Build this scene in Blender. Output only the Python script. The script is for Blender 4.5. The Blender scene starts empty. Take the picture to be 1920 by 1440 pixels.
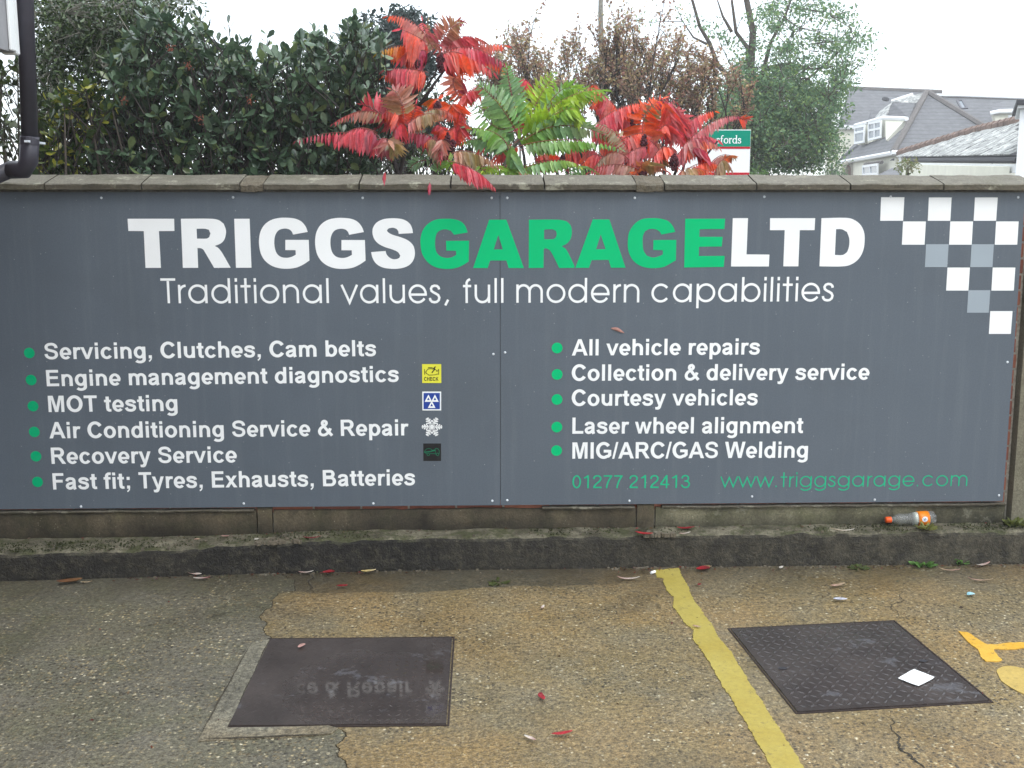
import bpy, bmesh, math, random, json
import numpy as np
from mathutils import Vector, Matrix, noise

# ------------------------------------------------------------------ camera, sky, sun, exposure
SC = bpy.context.scene
COL = SC.collection
R = random.Random(7)
FOC, TH, PIT = 2100.0, math.radians(1.73), math.atan(345/2100)
CAM = np.array([0.0, -5.14, 1.70])
cd = bpy.data.cameras.new("camera"); cam = bpy.data.objects.new("camera", cd); COL.objects.link(cam)
cam.location = CAM; cam.rotation_euler = (math.pi/2-PIT, 0, -TH)
cd.sensor_fit = 'HORIZONTAL'; cd.angle = 2*math.atan(960/FOC); cd.clip_start = 0.05; cd.clip_end = 900
SC.camera = cam

SUN_EL, SUN_AZ = math.radians(52), math.radians(150)     # azimuth clockwise from +Y
world = bpy.data.worlds.new("World"); SC.world = world; world.use_nodes = True
wn = world.node_tree; wn.nodes.clear()
def wnode(t, **k):
    n = wn.nodes.new(t)
    for a, b in k.items(): setattr(n, a, b)
    return n
sky = wnode('ShaderNodeTexSky', sky_type='NISHITA', sun_disc=False, sun_elevation=SUN_EL, sun_rotation=SUN_AZ)
bg1 = wnode('ShaderNodeBackground'); bg1.inputs['Strength'].default_value = 0.07
wn.links.new(sky.outputs[0], bg1.inputs[0])
# cloud deck: brighter overhead than at the horizon, the same all round
tc = wnode('ShaderNodeTexCoord'); sx = wnode('ShaderNodeSeparateXYZ'); wn.links.new(tc.outputs['Generated'], sx.inputs[0])
mr = wnode('ShaderNodeMapRange'); wn.links.new(sx.outputs['Z'], mr.inputs['Value'])
mr.inputs['From Min'].default_value = -0.05; mr.inputs['From Max'].default_value = 1.0
mr.inputs['To Min'].default_value = 1.12; mr.inputs['To Max'].default_value = 1.75
bg2 = wnode('ShaderNodeBackground'); bg2.inputs['Color'].default_value = (0.93, 0.97, 1.0, 1)
wn.links.new(mr.outputs[0], bg2.inputs['Strength'])
ad = wnode('ShaderNodeAddShader'); wn.links.new(bg1.outputs[0], ad.inputs[0]); wn.links.new(bg2.outputs[0], ad.inputs[1])
wo = wnode('ShaderNodeOutputWorld'); wn.links.new(ad.outputs[0], wo.inputs[0])
sl = bpy.data.lights.new("sun", 'SUN'); sl.energy = 0.9; sl.angle = math.radians(25); sl.color = (1.0, 0.97, 0.92)
sun = bpy.data.objects.new("sun", sl); COL.objects.link(sun)
sd = Vector((math.sin(SUN_AZ)*math.cos(SUN_EL), math.cos(SUN_AZ)*math.cos(SUN_EL), math.sin(SUN_EL)))
sun.rotation_euler = sd.to_track_quat('Z', 'Y').to_euler(); sun.location = sd*30
SC.view_settings.view_transform = 'Standard'; SC.view_settings.look = 'None'
SC.view_settings.exposure = 0.40; SC.view_settings.gamma = 1.0; SC.view_settings.use_curve_mapping = False
SC.cycles.transparent_max_bounces = 12; SC.cycles.max_bounces = 8

# ------------------------------------------------------------------ measuring: photograph point -> point on a real plane
AF = np.array([math.sin(TH)*math.cos(PIT), math.cos(TH)*math.cos(PIT), -math.sin(PIT)])
AR = np.array([math.cos(TH), -math.sin(TH), 0.0]); AU = np.cross(AR, AF)
def ray(px, py): return AF + AR*(px-960)/FOC - AU*(py-720)/FOC
def P(px, py, y=0.0): d = ray(px, py); return CAM + d*((y-CAM[1])/d[1])      # on an upright plane parallel to the wall
def G(px, py, z=0.0): d = ray(px, py); return CAM + d*((z-CAM[2])/d[2])      # on a level plane
def D(px, py, dep): return CAM + ray(px, py)*dep                             # at a distance

# ------------------------------------------------------------------ object helpers
def tag(o, label=None, cat=None, group=None, kind=None):
    if label: o['label'] = label
    if cat: o['category'] = cat
    if group: o['group'] = group
    if kind: o['kind'] = kind
    return o
def link(name, me, parent=None, mat=None):
    o = bpy.data.objects.new(name, me); COL.objects.link(o)
    if parent: o.parent = parent
    if mat is not None and me is not None:
        for m in (mat if isinstance(mat, (list, tuple)) else [mat]): me.materials.append(m)
    return o
def empty(name, loc=(0, 0, 0), **k):
    o = bpy.data.objects.new(name, None); COL.objects.link(o); o.location = loc; o.empty_display_size = 0.1
    tag(o, **k); return o
def keep(o, parent):
    """parent a part whose mesh is written in world metres to a thing's empty"""
    o.parent = parent; o.matrix_parent_inverse = Matrix.Translation(-Vector(parent.location)); return o
def mesh(name, V, F, mat=None, parent=None, smooth=False, cols=None, mi=None):
    me = bpy.data.meshes.new(name)
    V = np.asarray(V, dtype=np.float64).reshape(-1, 3)
    me.from_pydata(V.tolist(), [], [list(map(int, f)) for f in F])
    if cols is not None:
        a = me.color_attributes.new('Col', 'FLOAT_COLOR', 'POINT')
        c = np.ones((len(V), 4)); c[:, :3] = cols; a.data.foreach_set('color', c.ravel())
    o = link(name, me, None, mat)
    if mi is not None: me.polygons.foreach_set('material_index', mi)
    if smooth: me.polygons.foreach_set('use_smooth', [True]*len(me.polygons))
    me.update()
    if parent: keep(o, parent)
    return o
class MB:
    def __init__(s): s.V = []; s.F = []; s.M = []
    def add(s, V, F, m=0):
        n = len(s.V); s.V += [tuple(map(float, v)) for v in V]; s.F += [tuple(i+n for i in f) for f in F]; s.M += [m]*len(F); return s
    def box(s, a, b, m=0):
        x0, y0, z0 = a; x1, y1, z1 = b
        return s.add([(x0,y0,z0),(x1,y0,z0),(x1,y1,z0),(x0,y1,z0),(x0,y0,z1),(x1,y0,z1),(x1,y1,z1),(x0,y1,z1)],
                     [(0,3,2,1),(4,5,6,7),(0,1,5,4),(1,2,6,5),(2,3,7,6),(3,0,4,7)], m)
    def prism(s, poly, z0, z1, m=0):
        n = len(poly); V = [(x,y,z0) for x,y in poly]+[(x,y,z1) for x,y in poly]
        return s.add(V, [tuple(range(n))[::-1], tuple(range(n, 2*n))]+[(i,(i+1)%n,(i+1)%n+n,i+n) for i in range(n)], m)
    def slab(s, pts, nrm, t, m=0):
        """closed plate: polygon pts thickened by t against nrm"""
        pts = [Vector(p) for p in pts]; nrm = Vector(nrm).normalized(); n = len(pts)
        V = pts+[p-nrm*t for p in pts]
        return s.add(V, [tuple(range(n)), tuple(range(n, 2*n))[::-1]]+[(i,i+n,(i+1)%n+n,(i+1)%n) for i in range(n)], m)
    def tube(s, pts, rad, n=8, m=0, cap=True):
        pts = [Vector(p) for p in pts]; k = len(pts)
        rad = rad if hasattr(rad, '__len__') else [rad]*k
        V = []; F = []; ref = None
        for i, p in enumerate(pts):
            t = (pts[min(i+1, k-1)]-pts[max(i-1, 0)])
            t = t.normalized() if t.length > 1e-9 else Vector((0,0,1))
            if ref is None: ref = t.cross(Vector((0.31, 0.95, 0.05))).normalized()
            b = t.cross(ref); b = b.normalized() if b.length > 1e-6 else Vector((1,0,0)); ref = b.cross(t).normalized()
            for j in range(n):
                a = 2*math.pi*j/n; V.append(p+(ref*math.cos(a)+b*math.sin(a))*rad[i])
        for i in range(k-1):
            for j in range(n): F.append((i*n+j, i*n+(j+1)%n, (i+1)*n+(j+1)%n, (i+1)*n+j))
        if cap: F.append(tuple(range(n))[::-1]); F.append(tuple(range((k-1)*n, k*n)))
        return s.add(V, F, m)
    def disc(s, c, r, n=20, m=0, ry=None):        # in the wall plane, facing -Y
        ry = ry or r
        return s.add([(c[0]+r*math.cos(2*math.pi*i/n), c[1], c[2]+ry*math.sin(2*math.pi*i/n)) for i in range(n)], [tuple(range(n))], m)
    def build(s, name, mat, parent=None, smooth=False, bevel=0, fix=True, tri=False):
        me = bpy.data.meshes.new(name); me.from_pydata(s.V, [], s.F)
        o = link(name, me, None, mat)
        me.polygons.foreach_set('material_index', s.M)
        if fix or bevel or tri:
            bm = bmesh.new(); bm.from_mesh(me)
            if fix: bmesh.ops.recalc_face_normals(bm, faces=bm.faces)
            if tri: bmesh.ops.triangulate(bm, faces=bm.faces)
            if bevel:
                bmesh.ops.bevel(bm, geom=[e for e in bm.edges if e.is_manifold and e.calc_face_angle(0) > 0.5], offset=bevel, segments=2, affect='EDGES', clamp_overlap=True)
            bm.to_mesh(me); bm.free()
        if smooth: me.polygons.foreach_set('use_smooth', [True]*len(me.polygons))
        me.update()
        if parent: keep(o, parent)
        return o
def fbm(x, y=0, z=0, o=4): return noise.fractal(Vector((x, y, z)), 1.0, 2.0, o)

# ------------------------------------------------------------------ materials
class NT:
    def __init__(s, name):
        s.m = bpy.data.materials.new(name); s.m.use_nodes = True; s.t = s.m.node_tree; s.t.nodes.clear()
        s.out = s.n('ShaderNodeOutputMaterial'); s.b = s.n('ShaderNodeBsdfPrincipled'); s.l(s.b.outputs[0], s.out.inputs[0])
        s.pos = None
    def n(s, t, **k):
        x = s.t.nodes.new(t)
        for a, b in k.items(): setattr(x, a, b)
        return x
    def l(s, a, b): s.t.links.new(a, b)
    def P(s):
        if s.pos is None: s.pos = s.n('ShaderNodeNewGeometry').outputs['Position']
        return s.pos
    def map(s, sc=(1,1,1), rot=(0,0,0), loc=(0,0,0)):
        m = s.n('ShaderNodeMapping'); s.l(s.P(), m.inputs[0]); m.inputs['Scale'].default_value = sc; m.inputs['Rotation'].default_value = rot; m.inputs['Location'].default_value = loc
        return m.outputs[0]
    def noise(s, sc, det=4, rough=.55, vec=None, dist=0):
        x = s.n('ShaderNodeTexNoise'); s.l(vec or s.P(), x.inputs['Vector']); x.inputs['Scale'].default_value = sc
        x.inputs['Detail'].default_value = det; x.inputs['Roughness'].default_value = rough; x.inputs['Distortion'].default_value = dist
        return x.outputs['Fac']
    def voro(s, sc, feat='F1', vec=None, out='Distance', rnd=1):
        x = s.n('ShaderNodeTexVoronoi', feature=feat); s.l(vec or s.P(), x.inputs['Vector']); x.inputs['Scale'].default_value = sc
        x.inputs['Randomness'].default_value = rnd; return x.outputs[out]
    def ramp(s, v, stops, interp='LINEAR'):
        x = s.n('ShaderNodeValToRGB'); s.l(v, x.inputs[0]); e = x.color_ramp.elements; x.color_ramp.interpolation = interp
        while len(e) < len(stops): e.new(0.5)
        for q, (p, c) in zip(e, stops):
            q.position = p; c = (c, c, c) if not hasattr(c, '__len__') else c; q.color = (*c, 1)
        return x.outputs[0]
    def mix(s, f, a, b, mode='MIX'):
        x = s.n('ShaderNodeMix', data_type='RGBA', blend_type=mode)
        for i, v in ((0, f), (6, a), (7, b)):
            if hasattr(v, 'links'): s.l(v, x.inputs[i])
            elif i == 0: x.inputs[0].default_value = v
            else: x.inputs[i].default_value = (*v, 1)
        return x.outputs[2]
    def math(s, op, a, b=0.5):
        x = s.n('ShaderNodeMath', operation=op)
        for i, v in enumerate((a, b)):
            if hasattr(v, 'links'): s.l(v, x.inputs[i])
            else: x.inputs[i].default_value = v
        return x.outputs[0]
    def sep(s, v=None):
        x = s.n('ShaderNodeSeparateXYZ'); s.l(v or s.P(), x.inputs[0]); return x.outputs
    def bump(s, h, strg=.4, dist=.01):
        x = s.n('ShaderNodeBump'); s.l(h, x.inputs['Height']); x.inputs['Strength'].default_value = strg; x.inputs['Distance'].default_value = dist
        s.l(x.outputs[0], s.b.inputs['Normal']); return x
    def set(s, **k):
        for a, v in k.items():
            i = s.b.inputs[{'color':'Base Color','rough':'Roughness','metal':'Metallic','spec':'Specular IOR Level','trans':'Transmission Weight','coat':'Coat Weight','coatr':'Coat Roughness','ior':'IOR'}[a]]
            if hasattr(v, 'links'): s.l(v, i)
            else: i.default_value = (*v, 1) if hasattr(v, '__len__') else v
        return s
def plain(name, c, rough=.6, var=.12, sc=8, spec=.4, metal=0):
    t = NT(name); n = t.noise(sc, 5)
    d = tuple(x*(1-var) for x in c); e = tuple(min(1, x*(1+var)) for x in c)
    t.set(color=t.ramp(n, [(.3, d), (.7, e)]), rough=rough, spec=spec, metal=metal); return t.m

def mk_ground(name, ca, cb, cc, peb=.5, wet=.36, speck=1.0, warm=(.20,.13,.05), warmth=.5):
    t = NT(name)
    big = t.noise(.8, 6, .62); mid = t.noise(4, 6, .68, dist=.4); fine = t.noise(55, 4, .75); grit = t.noise(170, 2, .8)
    base = t.mix(t.ramp(big, [(.40, 0), (.60, 1)]), ca, cb)
    base = t.mix(t.ramp(mid, [(.42, 0), (.66, .75)]), base, cc)
    base = t.mix(t.ramp(t.noise(1.5, 5, .6, vec=t.map(loc=(7, 3, 0))), [(.45, 0), (.66, warmth)]), base, warm)
    # exposed aggregate: stones of many colours and two sizes
    v = t.n('ShaderNodeTexVoronoi'); t.l(t.P(), v.inputs['Vector']); v.inputs['Scale'].default_value = 74
    hsv = t.n('ShaderNodeSeparateColor'); t.l(v.outputs['Color'], hsv.inputs[0])
    stone = t.ramp(hsv.outputs[0], [(0, (.022,.018,.014)), (.3, (.06,.048,.028)), (.58, (.15,.115,.06)), (.82, (.27,.205,.10)), (.95, (.42,.35,.20)), (1, (.62,.57,.42))])
    body = t.ramp(v.outputs['Distance'], [(.30, 1), (.55, 0)]); pick = t.ramp(hsv.outputs[1], [(peb-.1, 0), (peb, 1)])
    patch = t.ramp(t.noise(1.9, 5, .65, vec=t.map(loc=(1, 9, 4))), [(.36, .25), (.58, 1)])
    base = t.mix(t.math('MULTIPLY', t.math('MULTIPLY', t.math('MULTIPLY', body, pick), patch), .85*speck), base, stone)
    v2 = t.n('ShaderNodeTexVoronoi'); t.l(t.map(loc=(3, 3, 3)), v2.inputs['Vector']); v2.inputs['Scale'].default_value = 40
    h2 = t.n('ShaderNodeSeparateColor'); t.l(v2.outputs['Color'], h2.inputs[0])
    g = t.math('MULTIPLY', t.ramp(v2.outputs['Distance'], [(.08, 1), (.17, 0)]), t.ramp(h2.outputs[2], [(.72, 0), (.95, 1)]))
    base = t.mix(t.math('MULTIPLY', t.math('MULTIPLY', g, patch), .8*speck), base, (.62, .55, .38))
    base = t.mix(1, base, t.ramp(fine, [(.30, .38), (.5, .92), (.70, 1.65)]), 'MULTIPLY')
    base = t.mix(1, base, t.ramp(grit, [(.3, .5), (.7, 1.5)]), 'MULTIPLY')
    # damp and oily stains, and a darker brown towards the kerb foot
    st = t.ramp(t.noise(1.15, 8, .7, dist=.8, vec=t.map(loc=(5, 5, 5))), [(.52, 1), (.62, .82), (.74, .60)]); base = t.mix(1, base, st, 'MULTIPLY')
    spot = t.ramp(t.noise(7, 4, .6, vec=t.map(loc=(2, 8, 1))), [(.64, 1), (.72, .6)]); base = t.mix(1, base, spot, 'MULTIPLY')
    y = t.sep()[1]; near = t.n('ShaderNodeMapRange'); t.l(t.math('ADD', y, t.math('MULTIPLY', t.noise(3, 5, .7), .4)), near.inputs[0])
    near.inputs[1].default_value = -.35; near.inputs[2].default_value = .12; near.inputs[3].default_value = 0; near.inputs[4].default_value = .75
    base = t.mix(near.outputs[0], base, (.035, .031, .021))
    t.set(color=base, spec=.5); w = t.noise(1.3, 5, .65)
    t.set(rough=t.ramp(w, [(.42, wet), (.60, min(1, wet+.35))]))
    t.bump(t.mix(.5, fine, t.ramp(v.outputs['Distance'], [(0, 1), (.5, 0)])), .75, .006); return t.m

MAT = {}
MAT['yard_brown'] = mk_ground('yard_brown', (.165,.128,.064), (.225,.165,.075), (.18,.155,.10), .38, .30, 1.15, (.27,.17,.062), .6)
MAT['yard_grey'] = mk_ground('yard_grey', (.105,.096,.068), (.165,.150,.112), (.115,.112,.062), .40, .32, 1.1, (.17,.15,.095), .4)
MAT['gutter'] = mk_ground('gutter_screed', (.085,.075,.05), (.10,.085,.05), (.12,.09,.045), .85, .3, .35)
MAT['trowel'] = mk_ground('trowelled_screed', (.185,.17,.122), (.22,.205,.15), (.13,.12,.09), .9, .34, .25)
MAT['fill'] = plain('crack_filling', (.05,.042,.028), .9, .5, 60)
MAT['soil'] = plain('packed_soil', (.035,.03,.022), .9, .4, 40)

def mk_concrete(name, ca, cb, moss=(.05,.055,.02), mossy=.5, dark=(.02,.019,.016), pits=1.0, lich=.0, rough=.8, top=None, damp=False):
    t = NT(name)
    a = t.noise(2.2, 6, .65); b = t.noise(14, 5, .7); f = t.noise(110, 3, .7)
    c = t.mix(t.ramp(a, [(.35, 0), (.65, 1)]), ca, cb)
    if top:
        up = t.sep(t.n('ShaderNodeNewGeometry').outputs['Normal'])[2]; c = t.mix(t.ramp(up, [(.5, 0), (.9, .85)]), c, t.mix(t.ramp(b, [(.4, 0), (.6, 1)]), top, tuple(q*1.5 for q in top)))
    c = t.mix(t.ramp(b, [(.5, 0), (.75, .75)]), c, dark)
    c = t.mix(.7, c, t.ramp(f, [(.3, .55), (.7, 1.45)]), 'MULTIPLY')
    g = t.noise(6.5, 5, .7, vec=t.map(loc=(3.1, 1.7, 5)))
    c = t.mix(t.ramp(g, [(.5, 0), (.68, mossy)]), c, moss)
    v = t.voro(60); sp = t.ramp(v, [(.10, 1), (.2, 0)]); c = t.mix(t.math('MULTIPLY', sp, t.ramp(t.noise(8, 3), [(.5, 0), (.7, .55)])), c, (.42, .39, .28))
    if damp:
        zz = t.math('ADD', t.sep()[2], t.math('MULTIPLY', t.noise(4, 5, .65), .10)); c = t.mix(1, c, t.ramp(zz, [(.19, .42), (.27, 1.0)]), 'MULTIPLY')
        c = t.mix(1, c, t.ramp(t.noise(2.4, 6, .7, vec=t.map((1, 1, .6), loc=(6, 1, 3))), [(.35, .6), (.62, 1.5)]), 'MULTIPLY')
    if lich: c = t.mix(t.ramp(t.noise(9, 4, .75, vec=t.map(loc=(9, 2, 1))), [(.58, 0), (.66, lich)]), c, (.36, .35, .27))
    t.set(color=c, rough=rough, spec=.35)
    t.bump(t.mix(.5, b, f), .7, .008*pits); return t.m
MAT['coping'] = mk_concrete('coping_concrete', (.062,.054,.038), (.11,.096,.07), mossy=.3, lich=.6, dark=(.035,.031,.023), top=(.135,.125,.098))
MAT['mortar'] = mk_concrete('rough_mortar', (.105,.088,.06), (.17,.145,.105), mossy=.2, pits=2.5, lich=.3)
MAT['plinth'] = mk_concrete('plinth_render', (.05,.042,.028), (.105,.085,.052), mossy=.35, dark=(.02,.017,.012), damp=True)
MAT['plinth_right'] = mk_concrete('plinth_render_mossy', (.07,.066,.04), (.125,.116,.074), mossy=.6, dark=(.03,.027,.017), lich=.3, damp=True)
MAT['post'] = mk_concrete('post_concrete', (.14,.13,.09), (.19,.175,.125), moss=(.10,.10,.05), mossy=.5, dark=(.08,.07,.05))

def mk_kerb():
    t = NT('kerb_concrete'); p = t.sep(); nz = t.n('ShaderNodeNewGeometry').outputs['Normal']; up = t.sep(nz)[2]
    b = t.noise(9, 6, .7); f = t.noise(90, 3, .7); big = t.noise(1.6, 5, .6)
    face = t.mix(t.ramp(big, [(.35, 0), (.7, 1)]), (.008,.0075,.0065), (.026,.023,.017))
    face = t.mix(t.ramp(t.noise(26, 5, .75), [(.5, 0), (.7, .8)]), face, (.075,.066,.045)); face = t.mix(t.ramp(b, [(.52, 0), (.8, .6)]), face, (.07,.06,.038))
    drip = t.noise(5, 5, .7, vec=t.map((9, 1, .8)))
    face = t.mix(t.ramp(drip, [(.60, 0), (.75, .45)]), face, (.08,.072,.055))
    # the right hand length is paler than the left
    mrx = t.n('ShaderNodeMapRange'); t.l(p[0], mrx.inputs[0]); mrx.inputs[1].default_value = -.6; mrx.inputs[2].default_value = 2.4; mrx.inputs[3].default_value = 0; mrx.inputs[4].default_value = .62
    face = t.mix(mrx.outputs[0], face, t.mix(t.ramp(t.noise(13, 6, .75), [(.38, 0), (.62, 1)]), (.030,.026,.018), (.10,.088,.058)))
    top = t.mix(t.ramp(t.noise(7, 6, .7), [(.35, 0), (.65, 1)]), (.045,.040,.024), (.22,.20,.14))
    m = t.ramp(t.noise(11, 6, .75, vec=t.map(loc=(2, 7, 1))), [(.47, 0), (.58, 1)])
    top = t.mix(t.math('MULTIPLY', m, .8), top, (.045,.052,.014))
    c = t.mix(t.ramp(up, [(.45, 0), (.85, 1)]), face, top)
    c = t.mix(.75, c, t.ramp(f, [(.3, .5), (.7, 1.5)]), 'MULTIPLY')
    t.set(color=c, rough=.72, spec=.35); t.bump(t.mix(.5, t.noise(26, 6, .75), f), 1.0, .02); return t.m
MAT['kerb'] = mk_kerb()

def mk_brick():
    t = NT('red_brick'); a = t.noise(30, 4, .7); o = t.n('ShaderNodeObjectInfo').outputs['Random']
    c = t.mix(o, (.22,.07,.045), (.36,.13,.075)); c = t.mix(.6, c, t.ramp(a, [(.3, .6), (.7, 1.35)]), 'MULTIPLY')
    t.set(color=c, rough=.85); t.bump(a, .4, .004); return t.m
MAT['brick'] = mk_brick()
MAT['joint'] = plain('brick_mortar', (.36,.33,.27), .9, .35, 60)

def mk_panel():
    t = NT('sign_face'); n = t.noise(1.1, 4, .6); str_ = t.noise(4, 6, .7, vec=t.map((5, 1, .25)))
    c = t.mix(t.ramp(n, [(.35, 0), (.65, 1)]), (.092,.112,.136), (.102,.123,.148))
    c = t.mix(t.ramp(str_, [(.5, 0), (.75, .34)]), c, (.15,.17,.19)); c = t.mix(t.ramp(t.noise(1.3, 6, .7, vec=t.map(loc=(3,3,9))), [(.5, 0), (.7, .3)]), c, (.075,.088,.10))
    v = t.n('ShaderNodeTexVoronoi'); t.l(t.P(), v.inputs['Vector']); v.inputs['Scale'].default_value = 34
    h = t.n('ShaderNodeSeparateColor'); t.l(v.outputs['Color'], h.inputs[0])
    dot = t.math('MULTIPLY', t.ramp(v.outputs['Distance'], [(.05, 1), (.10, 0)]), t.ramp(h.outputs[0], [(.62, 0), (.8, .6)]))
    c = t.mix(dot, c, (.36,.38,.39))
    film = t.ramp(t.noise(160, 2, .8), [(.3, .9), (.7, 1.12)]); c = t.mix(1, c, film, 'MULTIPLY')
    t.set(color=c, rough=.38, spec=.32); return t.m
MAT['panel'] = mk_panel()
def vinyl(n, c):
    t = NT(n); f = t.ramp(t.noise(2.5, 5, .6), [(.3, .93), (.7, 1.03)]); t.set(color=t.mix(1, c, f, 'MULTIPLY'), rough=.55, spec=.07); return t.m
MAT['white'] = vinyl('white_vinyl', (.84,.86,.86)); MAT['green'] = vinyl('green_vinyl', (.0,.47,.17)); MAT['green_dot'] = vinyl('green_dot_vinyl', (.0,.36,.15))
MAT['green_line'] = vinyl('green_line_vinyl', (.02,.42,.22))
MAT['grey'] = vinyl('pale_grey_vinyl', (.31,.36,.40)); MAT['yellow'] = vinyl('yellow_vinyl', (.72,.70,.06)); MAT['black'] = vinyl('black_vinyl', (.02,.02,.02))
MAT['blue'] = vinyl('blue_vinyl', (.025,.06,.30)); MAT['dgreen'] = vinyl('dark_green_vinyl', (.01,.16,.08)); MAT['edge'] = plain('panel_edge', (.25,.25,.26), .5)
MAT['screw'] = plain('screw_cap', (.62,.66,.7), .35)

def mk_cover(nm, r0, r1, bs, rp=(.4, .6)):
    t = NT(nm); n = t.noise(4, 5, .6); f = t.noise(90, 3, .6)
    c = t.mix(t.ramp(n, [(.35, 0), (.65, 1)]), (.032,.024,.021), (.055,.043,.038))
    c = t.mix(.5, c, t.ramp(f, [(.3, .6), (.7, 1.4)]), 'MULTIPLY')
    sc = t.ramp(t.noise(5, 6, .72, vec=t.map(loc=(4.4, 2.2, 0))), [(.585, 0), (.66, .6)])
    c = t.mix(sc, c, (.13,.132,.145))
    t.set(color=c, spec=.5, rough=t.ramp(t.noise(2.2, 3), [(rp[0], r0), (rp[1], r1)])); t.bump(f, bs, .001)
    if nm == 'wet_iron':      # a film of water lies on part of the plate
        d = t.n('ShaderNodeVectorMath', operation='DISTANCE'); t.l(t.P(), d.inputs[0]); d.inputs[1].default_value = (-.36, -1.41, 0)
        q = t.math('ADD', d.outputs['Value'], t.math('MULTIPLY', t.noise(6, 4, .6), .16)); t.set(rough=t.ramp(q, [(.34, .045), (.44, .36)]))
    return t.m
MAT['cover'] = mk_cover('chequer_iron', .14, .36, .12); MAT['wet_cover'] = mk_cover('wet_iron', .12, .34, .012); MAT['tread'] = plain('worn_tread', (.052,.047,.047), .3, .35, 30, .6); MAT['rust'] = plain('rusty_rim', (.026,.016,.013), .7, .4, 50)

def mk_paint(name, a, b):
    t = NT(name); n = t.noise(3, 5, .6); f = t.noise(60, 4, .75)
    c = t.mix(t.ramp(n, [(.35, 0), (.65, 1)]), a, b); c = t.mix(.6, c, t.ramp(f, [(.3, .72), (.65, 1.1)]), 'MULTIPLY')
    v = t.voro(26); w = t.math('MULTIPLY', t.ramp(t.noise(16, 7, .85), [(.575, 0), (.63, 1)]), .75); c = t.mix(w, c, (.15,.12,.05))
    s = t.ramp(t.voro(75), [(.08, .8), (.16, 0)]); c = t.mix(t.math('MULTIPLY', s, t.ramp(t.noise(5, 2), [(.40, 0), (.55, .9)])), c, (.17,.13,.06))
    t.set(color=c, rough=.42); t.bump(f, .35, .003); return t.m
MAT['line'] = mk_paint('line_paint', (.36,.27,.045), (.43,.355,.085)); MAT['tpaint'] = mk_paint('orange_line_paint', (.62,.32,.02), (.66,.40,.06)); MAT['dot_paint'] = mk_paint('worn_orange_paint', (.40,.28,.08), (.5,.36,.1))

def mk_leaf(name, rough=.45, trans=.35, spec=.45):
    t = NT(name); a = t.n('ShaderNodeAttribute', attribute_name='Col'); f = t.ramp(t.noise(60, 3), [(.3, .8), (.7, 1.2)])
    c = t.mix(1, a.outputs['Color'], f, 'MULTIPLY'); t.set(color=c, rough=rough, spec=spec)
    tr = t.n('ShaderNodeBsdfTranslucent'); t.l(c, tr.inputs[0]); mx = t.n('ShaderNodeMixShader'); mx.inputs[0].default_value = trans
    t.l(t.b.outputs[0], mx.inputs[1]); t.l(tr.outputs[0], mx.inputs[2]); t.l(mx.outputs[0], t.out.inputs[0]); return t.m
MAT['leaf'] = mk_leaf('glossy_leaf', .27, .22, .7); MAT['frond'] = mk_leaf('frond_leaf', .33, .45, .8); MAT['fleaf'] = mk_leaf('tree_leaf', .5, .5)
MAT['dead'] = mk_leaf('dead_leaf', .5, .1)
MAT['bark'] = plain('bark', (.075,.062,.05), .9, .4, 30); MAT['dbark'] = plain('dark_twig', (.03,.022,.02), .8, .3, 30); MAT['gbark'] = plain('grey_bark', (.17,.16,.13), .9, .35, 25)
MAT['seed'] = plain('seed_head', (.065,.012,.018), .9, .5, 90); MAT['berry'] = plain('orange_berry', (.20,.05,.022), .5, .3, 60)
MAT['pipe'] = plain('pipe_plastic', (.035,.033,.045), .42, .15, 20)
MAT['cream'] = plain('cream_render', (.8,.79,.66), .85, .06, 3); MAT['upvc'] = plain('white_upvc', (.8,.82,.82), .35, .03, 6)
MAT['glass'] = plain('window_glass', (.16,.19,.22), .08, .2, 2, .8)
MAT['dark'] = plain('dark_void', (.03,.03,.035), .7)
def mk_tiles(name, a, b, sc, rot=0):
    t = NT(name); p = t.sep(); z = p[2]
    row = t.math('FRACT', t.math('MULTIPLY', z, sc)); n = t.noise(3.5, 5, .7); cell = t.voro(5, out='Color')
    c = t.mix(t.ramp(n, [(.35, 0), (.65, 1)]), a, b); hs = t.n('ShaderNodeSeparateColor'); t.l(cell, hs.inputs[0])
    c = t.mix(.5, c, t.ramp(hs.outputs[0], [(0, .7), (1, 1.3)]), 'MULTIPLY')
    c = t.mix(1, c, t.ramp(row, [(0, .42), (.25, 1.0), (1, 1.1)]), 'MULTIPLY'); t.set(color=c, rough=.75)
    t.bump(row, .6, .03); return t.m
MAT['tiles'] = mk_tiles('grey_roof_tiles', (.085,.088,.095), (.125,.127,.132), 5.5)
MAT['ridge'] = plain('ridge_tiles', (.11,.098,.09), .85, .25, 8)
def mk_slate():
    t = NT('lichen_slate'); n = t.noise(6, 6, .7); o = t.n('ShaderNodeObjectInfo').outputs['Random']
    c = t.mix(t.ramp(n, [(.44, 0), (.6, 1)]), (.17,.175,.17), (.52,.53,.50)); c = t.mix(.6, c, t.ramp(o, [(0, .62), (1, 1.3)]), 'MULTIPLY')
    t.set(color=c, rough=.85); return t.m
MAT['slate'] = mk_slate()

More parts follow.
